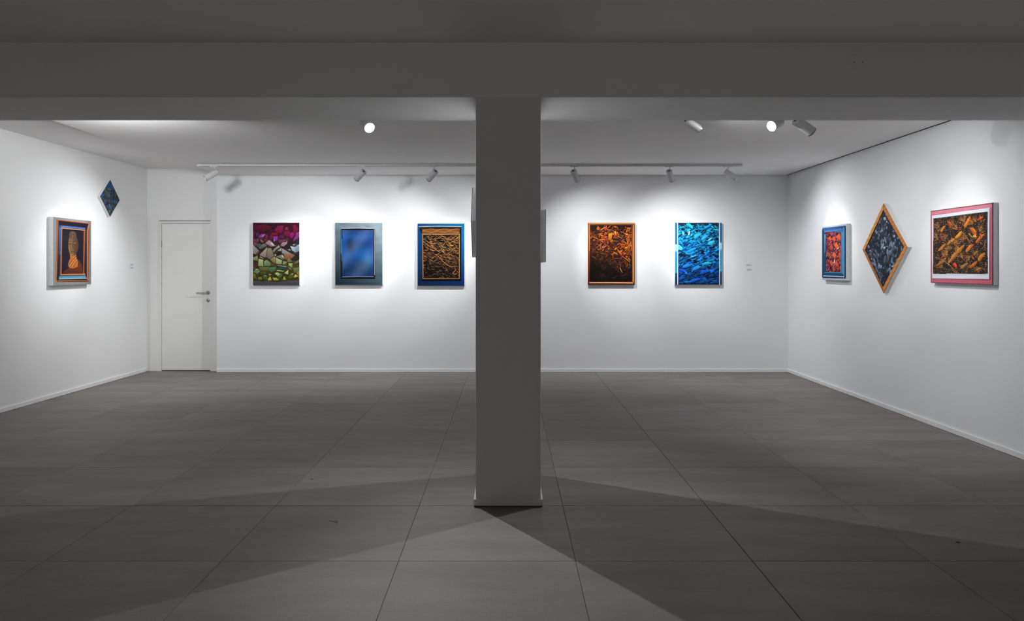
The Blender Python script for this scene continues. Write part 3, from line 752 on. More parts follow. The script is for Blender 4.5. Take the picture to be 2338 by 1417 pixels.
    p.line([(213, 140), (217, 1262)], 15, (236, 240, 246), 4)
    p.line([(963, 140), (966, 1262)], 14, (236, 240, 246), 4)
    return p.c

def art_red(x, y):
    p = Paint(x, y, (176, 186, 196))
    p.poly([(155, 255), (590, 205), (590, 1205), (165, 1200)], (30, 78, 126), 5)
    # painted moulding in blues
    p.poly([(160, 255), (590, 208), (520, 325), (215, 345)], (26, 62, 118), 4, (70, 120, 170))
    p.poly([(160, 260), (215, 345), (215, 1100), (165, 1200)], (22, 66, 96), 4)
    p.poly([(590, 208), (590, 1205), (518, 1090), (518, 325)], (36, 100, 150), 4)
    p.poly([(165, 1200), (215, 1090), (520, 1090), (590, 1205)], (30, 92, 140), 4, (14, 40, 70))
    p.line([(570, 240), (570, 1190)], 9, (190, 220, 240), 4); p.line([(536, 330), (538, 1110)], 22, (60, 140, 180), 10)
    p.line([(212, 370), (208, 720)], 7, (150, 170, 190), 4); p.line([(185, 1165), (380, 1172), (570, 1178)], 12, (214, 230, 240), 5)
    p.line([(205, 338), (520, 318)], 12, (90, 150, 190), 5); p.line([(588, 215), (588, 1205)], 8, (14, 40, 90), 4)
    p.line([(185, 300), (540, 262)], 16, (96, 124, 170), 14, .6); p.line([(200, 1100), (520, 1100)], 14, (50, 140, 170), 6)
    ins = (x > 222) & (x < 516) & (y > 330) & (y < 1090)
    q = Paint(x, y, (70, 24, 34))
    r = random.Random(8)
    for k in range(420):
        cx, cy = r.uniform(222, 516), r.uniform(336, 1086)
        c = r.choice([(196, 60, 60), (206, 96, 130), (140, 40, 50), (60, 20, 30), (40, 14, 26), (216, 84, 50)])
        q.brush(cx, cy, r.uniform(26, 64), r.uniform(9, 22), r.uniform(0, 3.1), tuple(v_ * .8 for v_ in c), None, r)
    D = [((295, 455), 34, 48, (228, 96, 36)), ((372, 465), 40, 56, (236, 84, 34)), ((462, 425), 44, 66, (236, 96, 30)), ((418, 590), 46, 70, (240, 110, 34)), ((326, 610), 34, 72, (206, 62, 54)),
         ((378, 770), 40, 66, (240, 104, 36)), ((276, 760), 34, 60, (168, 90, 44)), ((486, 770), 34, 76, (206, 84, 44)), ((326, 920), 34, 66, (214, 92, 44)), ((420, 930), 38, 66, (226, 84, 36)), ((372, 1040), 30, 40, (206, 76, 44)), ((500, 1020), 20, 70, (236, 74, 34)), ((500, 640), 16, 60, (216, 70, 40))]
    for (cx, cy), a, b, c in D:
        q.poly([(cx - a, cy - b * .1), (cx - a * .1, cy - b), (cx + a, cy + b * .2), (cx + a * .1, cy + b)], c, 5, tuple(v_ * .8 for v_ in c))
    for cx, cy in ((320, 720), (410, 720), (470, 560), (280, 570), (380, 650), (372, 560), (320, 385), (430, 480), (466, 680), (380, 880), (480, 900), (272, 1040), (370, 960), (310, 520), (270, 880), (430, 800), (300, 810), (240, 730)):
        q.leaf(cx, cy, 54, 34, r.uniform(-1, -.3), (34, 12, 24), stripes=0); q.leaf(cx + 3, cy, 40, 14, r.uniform(-1.3, -.5), (230, 120, 160), (255, 200, 220), stripes=0)
    q.leaf(380, 890, 80, 16, -1.3, (240, 236, 240), stripes=0); q.leaf(450, 640, 50, 12, -1, (240, 220, 230), stripes=0)
    p.c = np.where(ins[:, None], q.c, p.c)
    # pale border of the canvas
    return p.c

def art_rocks(x, y):
    p = Paint(x, y, (22, 29, 42))
    p.mottle(.25, 90, 2)
    r = random.Random(17)
    for k in range(560):
        cx, cy = r.uniform(150, 690), r.uniform(180, 1200)
        s = r.uniform(7, 23) * (1.4 if r.random() < .2 else 1)
        n = r.choice([3, 4, 5]); a0 = r.uniform(0, 6.28); el = r.uniform(1.0, 2.2)
        tilt = -.35 if cx < 360 else .2
        q = []
        for i in range(n):
            a = a0 + 6.28 * i / n + r.uniform(-.3, .3); px, py = s * math.cos(a) * .8, s * math.sin(a) * el
            q.append((cx + px * math.cos(tilt) - py * math.sin(tilt), cy + px * math.sin(tilt) + py * math.cos(tilt)))
        g = r.uniform(.35, 1.15) if r.random() < .8 else 1.35
        p.poly([(a + 3, b + 4) for a, b in q], (18, 24, 34), 5)
        p.poly(q, (112 * g, 124 * g, 146 * g), 5, (70 * g, 80 * g, 98 * g))
    for q, c in (([(360, 465), (380, 385), (392, 460)], (130, 140, 160)), ([(470, 650), (505, 580), (530, 680)], (120, 128, 145)), ([(360, 700), (370, 630), (400, 615), (410, 640)], (150, 158, 172)),
                 ([(490, 880), (510, 800), (530, 905)], (112, 122, 142)), ([(405, 540), (420, 535), (440, 610), (430, 625)], (140, 150, 175)), ([(440, 750), (460, 740), (470, 860)], (120, 130, 150)),
                 ([(395, 275), (430, 265), (435, 300), (405, 310)], (176, 184, 200)), ([(432, 322), (455, 325), (452, 346), (435, 342)], (180, 188, 206)),
                 ([(500, 930), (540, 915), (530, 945), (505, 945)], (150, 160, 190)), ([(400, 668), (425, 662), (420, 690), (402, 690)], (210, 216, 222)), ([(425, 665), (455, 655), (452, 668)], (206, 212, 220)),
                 ([(350, 580), (395, 575), (370, 620)], (112, 120, 136)), ([(525, 510), (560, 520), (550, 550), (530, 545)], (150, 156, 176))):
        p.poly(q, c, 5)
    for a in ([(290, 700), (310, 790), (320, 870), (345, 930)], [(330, 470), (335, 560)], [(270, 880), (300, 960)], [(300, 940), (340, 1060), (360, 1110)]):
        p.line(a, 6, (130, 142, 166), 4, .8)
    # wooden frame: warm ochre with grain
    gr = 1 + .06 * np.sin((x * .5 + y) / 9.0)
    top, right, bot, left = (405, 83), (722, 690), (400, 1297), (115, 685)
    it, ir, ib, il = (403, 178), (680, 685), (393, 1203), (155, 690)
    p.poly([left, top, it, il], (206, 142, 66), 2); p.poly([top, right, ir, it], (186, 116, 48), 2)
    p.poly([right, bot, ib, ir], (190, 126, 60), 2); p.poly([bot, left, il, ib], (172, 108, 50), 2, (150, 90, 40))
    for a, b in ((it, ir), (ir, ib), (ib, il), (il, it)): p.line([a, b], 4, (30, 20, 14), 3)
    for a, b in ((top, it), (right, ir), (bot, ib), (left, il)): p.line([a, b], 3, (96, 60, 26), 3)
    return p.c * gr[:, None]

def art_koi(x, y):
    p = Paint(x, y, (196, 98, 116))
    p.poly([(150, 245), (980, 135), (980, 200), (150, 300)], (212, 130, 144), 5)
    p.line([(150, 252), (985, 145)], 10, (70, 28, 34), 5); p.line([(150, 250), (160, 1210)], 8, (70, 40, 50), 5)
    p.line([(160, 1208), (980, 1236)], 10, (90, 40, 60), 6)
    p.poly([(170, 310), (955, 205), (945, 1160), (185, 1155)], (216, 222, 230), 4)
    p.poly([(195, 352), (930, 262), (917, 1092), (206, 1090)], (46, 30, 22), 4)
    ins = (x > 195) & (x < 928) & (y > 258) & (y < 1092)
    q = Paint(x, y, (44, 30, 24)); r = random.Random(31)
    q.mottle(.3, 100, 8)
    fan = [(280, 470, .6), (470, 440, .9), (620, 400, 1.1), (390, 580, -.3), (640, 620, .3), (520, 680, .6), (390, 850, .9), (600, 880, 1.0), (800, 790, -.8), (330, 1010, .7), (840, 1020, -.4), (780, 400, .8), (560, 760, .2), (860, 450, -.9), (430, 770, .8), (740, 420, .4), (250, 620, 1.0), (700, 860, -.5), (520, 500, .8)]
    for cx, cy, a in fan:
        for k in range(13):
            aa_ = a + (k - 6) * .12 + r.gauss(0, .03); LL = r.uniform(60, 100)
            q.line([(cx, cy), (cx - LL * math.cos(aa_), cy - LL * math.sin(aa_))], 5.5, r.choice([(160, 104, 44), (112, 66, 30), (140, 84, 34), (186, 128, 58)]), 4, .85)
    B = [(330, 490, 110, 30, -.9, (214, 140, 44)), (415, 430, 110, 34, 1.1, (196, 84, 30)), (660, 400, 170, 46, -1.15, (226, 124, 28)), (545, 575, 130, 46, -.7, (226, 146, 36)), (440, 660, 130, 36, -.75, (216, 140, 56)),
         (320, 740, 140, 40, -.7, (206, 124, 44)), (740, 530, 130, 54, .9, (222, 116, 26)), (760, 600, 60, 34, .3, (236, 170, 70)), (830, 620, 170, 40, -.75, (206, 110, 46)), (690, 750, 150, 44, -.75, (214, 116, 34)),
         (530, 800, 260, 46, -.85, (200, 128, 40)), (450, 900, 130, 40, -.9, (190, 120, 40)), (850, 870, 140, 48, -.9, (214, 124, 32)), (740, 970, 130, 44, -.7, (196, 110, 34)), (620, 985, 120, 40, -.75, (170, 124, 62)),
         (320, 930, 160, 34, -.7, (176, 104, 44)), (310, 620, 90, 30, 1.0, (150, 62, 34)), (700, 580, 90, 12, .9, (236, 176, 70)), (240, 590, 130, 18, 1.0, (160, 110, 60)), (640, 600, 200, 20, .9, (150, 110, 50)),
         (835, 355, 80, 26, -.4, (196, 66, 30)), (730, 875, 60, 26, 1.2, (170, 84, 30)), (560, 480, 40, 26, 1, (200, 60, 34)), (330, 860, 70, 20, -1.0, (196, 70, 44)), (600, 440, 40, 20, 1, (150, 90, 50))]
    for cx, cy, L, W, a, c in B:
        q.leaf(cx + 4, cy + 8, L, W, a, (24, 14, 10), stripes=0, shade=0, aa=8)
        q.brush(cx, cy, L, W, a, tuple(v_ * .86 for v_ in c), tuple(min(255, v_ * 1.1) for v_ in c), r, .25, 4, .2, .2)
    for k in range(90):
        cx, cy = r.uniform(215, 910), r.uniform(310, 1080)
        q.brush(cx, cy, r.uniform(24, 70), r.uniform(5, 13), r.choice([-.8, .9]) + r.gauss(0, .3), r.choice([(150, 92, 36), (110, 64, 28), (176, 110, 44), (130, 60, 30), (90, 60, 34)]), None, r)
    for pl in ([(220, 990), (300, 950), (380, 920)], [(220, 870), (300, 900), (420, 970), (480, 1060), (520, 1080)], [(640, 1080), (670, 1000), (700, 950)], [(380, 950), (450, 1000), (520, 1070)], [(820, 560), (900, 520)], [(880, 740), (910, 640)], [(760, 1050), (830, 1010), (900, 1040)]):
        q.line(pl, 6, (176, 120, 60), 4)
    q.leaf(490, 975, 60, 48, 1.0, (224, 54, 30), stripes=0, blunt=.5); q.leaf(838, 580, 44, 34, 1, (206, 66, 34), stripes=0); q.leaf(845, 345, 60, 26, -.4, (220, 70, 30), stripes=0)
    D = []
    for row in range(30):
        yy = 275 + row * 27.5
        for k in range(30):
            if r.random() < .58: D.append((205 + k * 24.6 + r.uniform(-6, 6) + (row % 2) * 12, yy + r.uniform(-6, 6) + (600 - (205 + k * 24)) * .06))
    for d_ in D: q.dots([d_], 4.6, r.choice([(216, 190, 140), (196, 160, 110), (230, 216, 190)]), .85)
    p.c = np.where((ins & (y > 352 - (x - 195) * .1225))[:, None], q.c, p.c)
    p.line([(195, 352), (928, 262)], 6, (70, 48, 24), 4)
    return p.c

def art_bust(x, y):
    p = Paint(x, y, (150, 151, 150))
    p.fill((120, 120, 116), np.clip((x - 520) / 90, 0, 1) * .8)
    p.mottle(.05, 90, 4)
    cop, cop_d = (196, 124, 84), (100, 52, 34)
    p.poly([(232, 572), (580, 612), (566, 1246), (228, 1246)], cop_d, 4)
    p.poly([(242, 584), (568, 622), (555, 1235), (240, 1236)], (30, 20, 36), 4)
    p.line([(240, 576), (400, 594), (574, 614)], 10, cop, 5); p.line([(240, 580), (236, 1240)], 12, cop, 5)
    p.line([(574, 620), (562, 700), (558, 1236)], 13, (190, 120, 84), 5); p.line([(232, 1238), (400, 1236), (562, 1234)], 13, (214, 130, 66), 5)
    p.poly([(256, 640), (276, 662), (278, 960), (256, 960)], (26, 120, 196), 5, (30, 80, 150)); p.poly([(254, 960), (278, 960), (278, 1165), (254, 1175)], (36, 34, 60), 5)
    p.poly([(262, 636), (540, 664), (534, 680), (285, 664)], (50, 84, 160), 4); p.line([(275, 650), (530, 674)], 6, (140, 176, 220), 5, .7)
    p.poly([(262, 1184), (536, 1178), (548, 1208), (258, 1216)], (84, 166, 206), 5); p.line([(256, 1216), (550, 1208)], 6, (222, 200, 180), 4)
    p.line([(282, 664), (279, 1172)], 10, cop, 5); p.line([(282, 668), (528, 692)], 11, (214, 140, 90), 5)
    p.line([(528, 690), (520, 1170)], 10, (190, 116, 66), 5); p.line([(280, 1170), (524, 1166)], 14, (224, 140, 66), 5)
    p.poly([(290, 680), (522, 698), (514, 1156), (288, 1156)], (20, 15, 28), 4, (26, 20, 44))
    # robe, neck and head
    p.poly([(330, 1156), (330, 1125), (370, 1095), (430, 1010), (470, 1015), (500, 1060), (512, 1156)], (98, 42, 28), 8)
    p.poly([(292, 1156), (340, 1110), (420, 1120), (500, 1130), (512, 1156)], (92, 36, 22), 10)
    p.poly([(376, 950), (438, 920), (446, 1000), (462, 1030), (458, 1086), (410, 1106), (372, 1098), (354, 1070), (366, 1022), (378, 1000)], (186, 108, 44), 6)
    for k in range(5):
        p.line([(362 + 12 * k, 1072 + 4 * k), (402 + 9 * k, 1020 + 5 * k), (440 + 4 * k, 980 + 10 * k)], 6, (226, 156, 76) if k % 2 else (126, 66, 28), 5)
    p.leaf(410, 850, 240, 104, 1.57, (104, 74, 46), stripes=0, shade=-.35, blunt=.42, aa=8)
    p.leaf(404, 745, 90, 80, 1.57, (92, 66, 52), stripes=0, shade=0, blunt=.5, aa=10)
    p.dots([(403, 722)], 12, (110, 84, 70))
    p.line([(404, 750), (395, 830), (390, 880), (404, 890)], 6, (140, 104, 66), 7); p.line([(404, 830), (410, 880)], 6, (80, 54, 38), 5)
    for cx in (376, 428):
        p.leaf(cx, 838, 34, 24, .05, (112, 82, 56), stripes=0, shade=.3); p.line([(cx - 15, 842), (cx, 848), (cx + 15, 840)], 4, (56, 36, 26), 4)
        p.line([(cx - 17, 820), (cx, 811), (cx + 17, 818)], 4, (70, 46, 34), 4)
    p.leaf(404, 916, 34, 10, .1, (142, 92, 56), stripes=0); p.leaf(404, 930, 28, 10, 0, (128, 84, 52), stripes=0); p.line([(388, 922), (422, 922)], 3, (60, 34, 22), 3)
    p.leaf(404, 956, 30, 18, 0, (146, 104, 66), stripes=0, aa=8); p.line([(450, 800), (462, 860), (456, 910)], 10, (86, 60, 42), 6)
    p.line([(366, 880), (376, 930), (392, 965)], 8, (170, 128, 84), 8, .7)
    return p.c

def art_triangles(x, y):
    p = Paint(x, y, (60, 74, 70)); r = random.Random(3)
    top, right, bot, left = (805, 140), (912, 355), (800, 548), (700, 318)
    n = 7
    def P(u, v):
        return (top[0] + (right[0] - top[0]) * u + (left[0] - top[0]) * v, top[1] + (right[1] - top[1]) * u + (left[1] - top[1]) * v)
    pal = [(38, 84, 140), (52, 104, 158), (60, 72, 40), (84, 86, 44), (70, 96, 96), (40, 60, 66), (76, 80, 110), (96, 118, 120), (48, 52, 36), (34, 44, 72)]
    for i in range(n):
        for j in range(n):
            a, b, c, d = P(i / n, j / n), P((i + 1) / n, j / n), P((i + 1) / n, (j + 1) / n), P(i / n, (j + 1) / n)
            k = pal[:2] if i + j < 3 else pal
            if r.random() < .5: T1, T2 = (a, b, c), (a, c, d)
            else: T1, T2 = (a, b, d), (b, c, d)
            p.poly(T1, r.choice(k), 2); p.poly(T2, r.choice(k), 2)
            if r.random() < .45: p.line([a, c], 2.2, (24, 30, 30), 2)
    for k in range(24):
        cx, cy = r.uniform(740, 870), r.uniform(220, 470); p.dots([(cx, cy)], r.choice([4, 7, 14]), r.choice(pal + [(160, 168, 160)]), .7)
    p.line([top, P(.42, .42)], 3, (28, 36, 40), 2); p.line([P(.3, 0), P(0.1, .3)], 3, (20, 30, 40), 2)
    p.dots([(808, 242)], 5, (206, 196, 170))
    for a, b in ((top, right), (right, bot), (bot, left), (left, top)): p.line([a, b], 5, (30, 38, 34), 3)
    return p.c

# ------------------------------------------------------------------ hang the works
lip = lambda h: (lambda t: h * np.sin(np.pi * np.clip(t, 0, 1)) ** 0.8)
def cove(h):
    def f(t):
        return h * (0.25 + 0.75 * np.abs(np.cos(np.pi * t)) ** 1.3) * np.clip(np.minimum(t, 1 - t) * 12, 0, 1)
    return f
def back_xz(px0, px1, py0, py1, t):
    Y = YB - t; x0, x1 = (px0 - 1160) / F * Y, (px1 - 1160) / F * Y
    return (x0 + x1) / 2, x1 - x0, EYE - (py1 - 612) / F * Y, (py1 - py0) / F * Y

t = 0.042
cx, wd, z0, ht = back_xz(577.3, 684, 507.8, 651.3, t)
artwork('painting', 'unframed canvas of tumbled stones fading from magenta through cream to olive, nearest the door', (cx, YB, z0), 0, rect_corners(wd, ht), t,
        [(215, 140), (1055, 140), (1055, 1270), (215, 1270)], art_stones, [dict(name='painted_face', rect=(.004, .003, .996, .997))], .74)
cx, wd, z0, ht = back_xz(765.4, 873.7, 508, 650.6, t)
artwork('painting', 'grey-blue bordered canvas with a deep blue panel of crossing wavy white lines', (cx, YB, z0), 0, rect_corners(wd, ht), t,
        [(200, 140), (1053, 140), (1050, 1268), (200, 1264)], art_net,
        [dict(name='border', rect=(.004, .003, .996, .997)), dict(name='inner_frame_rail', ring=((.113, .090, .838, .900), (.150, .122, .806, .860)), prof=lip(.007)),
         dict(name='netted_panel', rect=(.150, .122, .806, .860), h=.0025)], .54, step=.0028)
cx, wd, z0, ht = back_xz(953.2, 1060.8, 509.7, 652.5, t)
artwork('painting', 'royal blue bordered canvas with a black panel of golden wave ridges, left of the column', (cx, YB, z0), 0, rect_corners(wd, ht), t,
        [(183, 155), (1030, 155), (1030, 1280), (188, 1280)], art_gold,
        [dict(name='border', rect=(.004, .003, .996, .997)), dict(name='inner_frame_rail', ring=((.045, .052, .932, .922), (.118, .18, .886, .877)), prof=lip(.006)),
         dict(name='wave_panel', rect=(.105, .09, .898, .885), h=.007, skirt=.006)], .82, step=.003)
cx, wd, z0, ht = back_xz(1342.6, 1449.6, 508.4, 649.8, t)
artwork('painting', 'amber wood framed painting of fiery orange leaves sinking into dark brown', (cx, YB, z0), 0, rect_corners(wd, ht), t,
        [(178, 145), (1018, 145), (1022, 1258), (188, 1258)], art_ember,
        [dict(name='painted_face', rect=(.035, .025, .955, .965)), dict(name='frame_rail', ring=((.001, .001, .999, .999), (.047, .032, .950, .955)), prof=lip(.012))], 1.0, step=.003,
        side=plain('amber_frame_side', srgb(150, 84, 34), .5))
cx, wd, z0, ht = back_xz(1541, 1648.3, 507.8, 650, t)
artwork('painting', 'canvas of bright cyan and deep blue leaves with a white stripe down each side', (cx, YB, z0), 0, rect_corners(wd, ht), t,
        [(165, 140), (1008, 140), (1008, 1260), (168, 1260)], art_blue,
        [dict(name='painted_face', rect=(.068, .003, .940, .997)), dict(name='side_band', rect=(.004, .003, .048, .997)), dict(name='side_band', rect=(.958, .003, .996, .997)),
         dict(name='white_stripe', rect=(.049, .003, .067, .997), h=.003, skirt=.003), dict(name='white_stripe', rect=(.941, .003, .957, .997), h=.003, skirt=.003)], 1.15, step=.003)

RZR, RZL = -math.pi / 2, math.pi / 2
# right wall: local x runs towards the camera
artwork('painting', 'small canvas of red and orange lozenges inside a painted glossy blue moulding', (XR, (8.84 + 9.525) / 2, 1.342), RZR, rect_corners(.685, .670), .046,
        [(148, 225), (605, 165), (605, 1250), (150, 1240)], art_red,
        [dict(name='border', rect=(.003, .003, .997, .997)), dict(name='frame_rail', ring=((.022, .045, .962, .960), (.155, .125, .812, .855)), prof=cove(.012)),
         dict(name='painted_face', rect=(.155, .125, .812, .855), h=.0022)], 1.0, step=0.004)
Rv = .475
artwork('painting', 'large diamond-shaped painting of grey rocks in an ochre wood frame', (XR, 7.965, 1.697), RZR, [(0, Rv), (Rv, 0), (0, -Rv), (-Rv, 0)], .045,
        [(405, 83), (722, 690), (400, 1297), (115, 685)], art_rocks,
        [dict(name='painted_face', rect=(.06, .06, .94, .94)), dict(name='frame_rail', ring=((.001, .001, .999, .999), (.076, .076, .924, .924)), prof=lambda q: .006 * np.clip(np.minimum(q, 1 - q) * 20, 0, 1))], 1.12, step=0.0045)
pk = artwork('painting', 'wide pink bordered painting of orange darting fish shapes over dark brown dots', (XR, (6.174 + 7.076) / 2, 1.350), RZR, rect_corners(.902, .675), .049,
        [(148, 245), (985, 135), (980, 1240), (158, 1213)], art_koi,
        [dict(name='border', rect=(.002, .003, .998, .997)), dict(name='white_mat', rect=(.033, .068, .968, .936), h=.006, skirt=.005),
         dict(name='painted_face', rect=(.070, .118, .938, .876), h=.009, skirt=.003)], 1.0, step=0.0038, side=M_CANVAS_G)
bx('black_edge', M_BLACK, .4505, .4525, -.0500, -.043, .0, .674, 0, pk)
# left wall: local x runs away from the camera
artwork('painting', 'square canvas of a bronze bust on navy inside painted copper and blue mouldings', (XL, (8.576 + 9.357) / 2, 1.289), RZL, rect_corners(.781, .784), .053,
        [(197, 541), (605, 588), (598, 1270), (205, 1285)], art_bust,
        [dict(name='border', rect=(.003, .003, .997, .997)), dict(name='frame_rail', ring=((.088, .040, .945, .950), (.225, .178, .800, .825)), prof=cove(.010)),
         dict(name='painted_face', rect=(.225, .178, .800, .825), h=.0022)], .80, step=0.0032)
Rv = .2435
artwork('painting', 'small diamond-shaped canvas of blue and green triangles high on the left wall', (XL, 9.837, 2.399), RZL, [(0, Rv), (Rv, 0), (0, -Rv), (-Rv, 0)], .035,
        [(805, 140), (912, 355), (800, 548), (700, 318)], art_triangles,
        [dict(name='painted_face', rect=(.004, .004, .996, .996))], .85, step=0.003)

# two works on the sides of the column, seen edge on
def column_work(x, outward, corners, zc, label, m_face):
    root = empty('canvas_panel', (x, 5.09, zc)); tag(root, label, 'painting')
    bm = bmesh.new(); th = .037 * outward
    f = [bm.verts.new((th, c[0], c[1])) for c in corners]; b = [bm.verts.new((0.0004 * outward, c[0], c[1])) for c in corners]
    bm.faces.new(f); bm.faces.new(b[::-1])
    for i in range(4): bm.faces.new((f[i], f[(i + 1) % 4], b[(i + 1) % 4], b[i]))
    bmesh.ops.bevel(bm, geom=bm.edges[:], offset=0.002, segments=1, affect='EDGES')
    link('canvas', bm, M_CANVAS_G, root)
    bm = bmesh.new()
    f = [bm.verts.new((th + .002 * outward, c[0] * .995, c[1] * .995)) for c in corners]; b = [bm.verts.new((th, c[0] * .995, c[1] * .995)) for c in corners]
    bm.faces.new(f); bm.faces.new(b[::-1])
    for i in range(4): bm.faces.new((f[i], f[(i + 1) % 4], b[(i + 1) % 4], b[i]))
    link('painted_face', bm, m_face, root)
M_DK = plain('dark_brown_paint', srgb(36, 32, 30), .6, noise=.3, scale=14)
column_work(CX0, -1, [(0, .237), (-.205, 0), (0, -.237), (.205, 0)], 1.796, 'pointed diamond canvas seen edge-on, on the left side of the column', M_DK)
column_work(CX1, 1, [(.22, .17), (-.22, .17), (-.22, -.17), (.22, -.17)], 1.696, 'rectangular canvas seen edge-on, on the right side of the column', M_DK)

# ------------------------------------------------------------------ wall labels
def card(loc, rz, label, wd=.052, ht=.030, grp=None):
    root = empty('wall_label', loc, rz); tag(root, label, 'label', grp)
    bx('card', M_CARD, -wd / 2, wd / 2, -.002, 0, -ht / 2, ht / 2, 0, root)
    bm = bmesh.new()
    for k, (a, b) in enumerate(((-.38, .05), (-.38, .30), (-.38, .18))):
        box(bm, a * wd, b * wd, -.0024, -.002, ht * (.22 - .22 * k) - .0012, ht * (.22 - .22 * k) + .0012)
    tag(link('printed_lines', bm, M_INK, root), kind='stuff')
at = lambda px, py, Y: ((px - 1160) / F * Y, Y, EYE - (py - 612) / F * Y)
p_ = at(1710, 605, YB); card(p_, 0, 'upper small white wall label right of the bright blue leaf canvas', .08, .028)
p_ = at(1711, 615, YB); card(p_, 0, 'lower small white wall label right of the bright blue leaf canvas', .075, .028)
Yl = 5.22 * F / (1160 - 301)
p_ = (XL, Yl, EYE + 8 / F * Yl); card(p_, RZL, 'upper small white wall label between the bust painting and the door', .09, .03)
p_ = (XL, Yl, EYE + 1 / F * Yl); card(p_, RZL, 'lower small white wall label between the bust painting and the door', .09, .03)

# ------------------------------------------------------------------ lighting track and spotlights
def track(x0, x1, y, label):
    root = empty('lighting_track', ((x0 + x1) / 2, y, ZC)); tag(root, label, 'lighting track')
    L = (x1 - x0) / 2
    bm = bmesh.new()
    box(bm, -L + .06, L - .06, -.015, .015, -.030, -.006, .002)
    link('rail', bm, M_TRACK, root)
    bx('rail_slot', M_BLACK, -L + .07, L - .07, -.007, .007, -.0308, -.0295, 0, root)
    for s in (-1, 1):
        a, b = sorted((s * (L - .06), s * L)); bx('end_cap', M_LAMP, a, b, -.016, .016, -.032, -.004, .002, root)
    n = 7
    for k in range(n):
        xx = -L + .3 + (2 * L - .6) * k / (n - 1); bx('mounting_clip', M_TRACK, xx - .02, xx + .02, -.012, .012, -.006, -.0002, 0, root)
YT = 9.62; YT2 = 6.25
track(-3.96, 2.985, YT, 'long white ceiling track running parallel to the back wall')
track(-3.9, 3.2, YT2, 'white ceiling track mostly hidden just behind the ceiling beam')

def spotlight(x, y, aim, label, core=1.0, spill=1.0, R=.039, L=.150, lit=False, cone=45, spc=126, drop=.078, color=(0.97, 0.985, 1.0), group=None, soft=.010, saim=None):
    """Body hinged under the track at (x, y); points at aim."""
    zt = ZC - .036
    root = empty('track_spotlight', (x, y, ZC)); tag(root, label, 'spotlight', group)
    piv = Vector((0, 0, -drop))
    d = (Vector(aim) - (Vector((x, y, ZC)) + piv)).normalized()
    bx('adapter', M_LAMP, -.055, .045, -.016, .016, -.042, -.0312, .001, root)
    bm = bmesh.new(); lathe(bm, [(.0065, -drop + .008), (.0065, -.042)], 16); link('stem', bm, M_LAMP, root, True)
    # body frame: z axis = direction of light; body starts slightly behind pivot
    q = d.to_track_quat('Z', 'Y').to_matrix().to_4x4()
    up = Vector((0, 0, 1)) - d * d.z; up.normalize()
    org = piv - up * (R - .004)
    Mb = Matrix.Translation(org) @ q
    bm = bmesh.new()
    lathe(bm, [(R - .003, -.018), (R, -.015), (R, L - .018), (R, L), (R - .004, L), (R - .005, L - .022)], 40, Mb, True, False)
    body = link('body', bm, M_LAMP, root)
    for f in body.data.polygons: f.use_smooth = len(f.vertices) == 4 and f.area > 1e-4
    bm = bmesh.new(); lathe(bm, [(R * .88, -.0175), (R * .88, -.021), (R * .60, -.021), (R * .58, -.0185)], 32, Mb, False, False)
    link('rear_cap', bm, M_LAMP, body)
    bm = bmesh.new(); lathe(bm, [(R * .30, -.0186), (R * .30, -.0225)], 20, Mb); link('cable_hole', bm, M_BLACK, body)
    bm = bmesh.new(); lathe(bm, [(R + .0012, L - .004), (R + .0012, L + .001), (R - .004, L + .001), (R - .004, L - .004)], 40, Mb, False, False)
    link('bezel', bm, M_LAMP if lit else M_STEEL, body)
    bm = bmesh.new()
    dl = .020 if lit else .0
    lathe(bm, [(R - .0045, L - .012 + dl * .6), (R * .78, L - .008 + dl), (R * .4, L - .005 + dl * 1.3), (.001, L - .004 + dl * 1.35)], 32, Mb, False, True)
    link('lens', bm, M_LENS if lit else M_LENS_DIM, body, True)
    W = Vector((x, y, ZC)) + org + d * (L + .03)
    for nm, pw, ang in (('spot_beam', P_CORE * core, cone), ('spot_spill', P_SPILL * spill, spc)):
        if pw <= 0: continue
        ld = bpy.data.lights.new(nm, 'SPOT'); ld.energy = pw; ld.spot_size = math.radians(ang); ld.spot_blend = 1.0
        ld.shadow_soft_size = soft; ld.color = color
        lo = bpy.data.objects.new(nm, ld); COL.objects.link(lo); lo.parent = root
        lo.matrix_parent_inverse = Matrix.Identity(4)
        dd = d
        if nm == 'spot_spill' and saim: dd = (Vector(saim) - W).normalized()
        elif nm == 'spot_spill' and not lit: dd = (d + Vector((0, 0, -.38))).normalized()
        lo.location = W - Vector((x, y, ZC)); lo.rotation_euler = dd.to_track_quat('-Z', 'Y').to_euler()
    return root

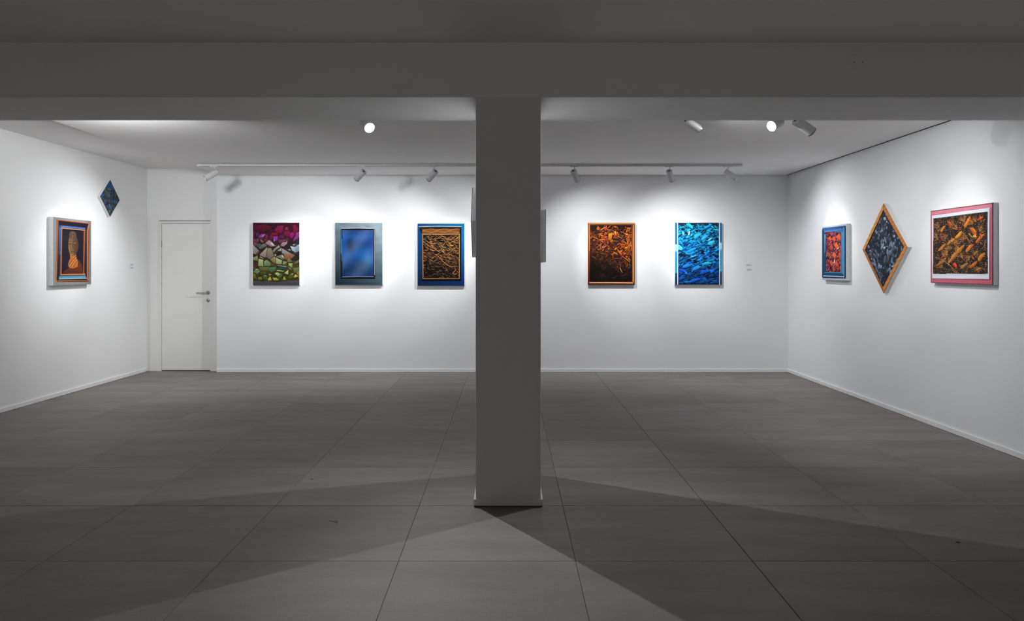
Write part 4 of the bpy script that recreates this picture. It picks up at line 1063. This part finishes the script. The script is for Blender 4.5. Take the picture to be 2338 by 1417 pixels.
spotlight(-3.74, YT, (XL, 8.78, 1.62), 'leftmost white spotlight on the back track, its lens tilted towards the left wall', .95, 1.35, L=.16)
spotlight(-1.86, YT, (-3.22, YB, 1.64), 'white spotlight on the back track, leaning left, second from the door', 1.2, .85)
spotlight(-.945, YT, (-2.08, YB, 1.64), 'white spotlight on the back track, leaning left, next left of the column', 1.2, 1.0)
spotlight(.05, YT, (-.92, YB, 1.64), 'white spotlight on the back track hidden behind the column', 1.1, .9)
spotlight(.845, YT, (1.46, YB, 1.64), 'white spotlight on the back track, leaning right, next right of the column', .85, 1.0)
spotlight(2.06, YT, (2.66, YB, 1.64), 'white spotlight on the back track, second from its right end', .9, 1.1)
spotlight(2.80, YT, (XR, 9.15, 1.85), 'white spotlight at the right end of the back track, turned to the right wall', .62, .8)
# front track
spotlight(-1.18, YT2 + .05, (.55, 3.7, .6), 'glaring spotlight behind the beam, left of the column', 2.5, 1.0, R=.044, L=.10, lit=True, cone=68, spc=125)
spotlight(2.24, YT2 + .03, (-1.0, 4.2, 1.0), 'glaring spotlight behind the beam, right of the column', 2.9, .8, R=.044, L=.10, lit=True, cone=62, spc=118)
spotlight(1.50, YT2 + .05, (XR, 7.95, 1.75), 'smaller white spotlight peeking under the beam, left of the glaring right one', .95, .95, R=.034, L=.15)
spotlight(2.42, YT2 + .02, (XR, 6.7, 1.80), 'white spotlight peeking under the beam, right of the glaring right one', .62, .75, R=.043, L=.16)
spotlight(-3.25, 5.72, (-4.5, YD, 1.9), 'white spotlight close behind the beam, turned to the door', 1.1, 3.0, cone=60, saim=(-3.7, 8.6, 3.1), soft=.13)

# ------------------------------------------------------------------ bits on the floor
M_HAIR = plain('dark_fibre', (0.01, .009, .008, 1), .8)
def fl(px, py): 
    Y = F * EYE / (py - 612); return ((px - 1160) / F * Y, Y)
def debris(name, pts, r, label, cat):
    P = [fl(*p) for p in pts]; bm = bmesh.new(); o0 = P[0]
    tube(bm, [(a - o0[0], b - o0[1], r + (.001 if 0 < i < len(P) - 1 else 0)) for i, (a, b) in enumerate(P)], r, 6)
    o = link(name, bm, M_HAIR); o.location = (o0[0], o0[1], .0003); tag(o, label, cat)
debris('thread', [(752, 1189), (758, 1190), (764, 1191), (770, 1190), (769, 1194), (764, 1193)], .0012, 'dark looping thread lying on the floor tiles left of the column', 'thread')
debris('twig', [(2183, 1239), (2187, 1238.4), (2192, 1240)], .0025, 'tiny dark twig lying on the floor tiles at the right', 'twig')
debris('thread', [(717, 1042), (720, 1041.5), (722, 1040)], .0015, 'tiny dark fluff on the far tiles left of the column', 'thread')
debris('thread', [(709, 1094), (712, 1093), (715, 1094)], .0015, 'short dark fluff on the tiles just above the column shadow edge', 'thread')
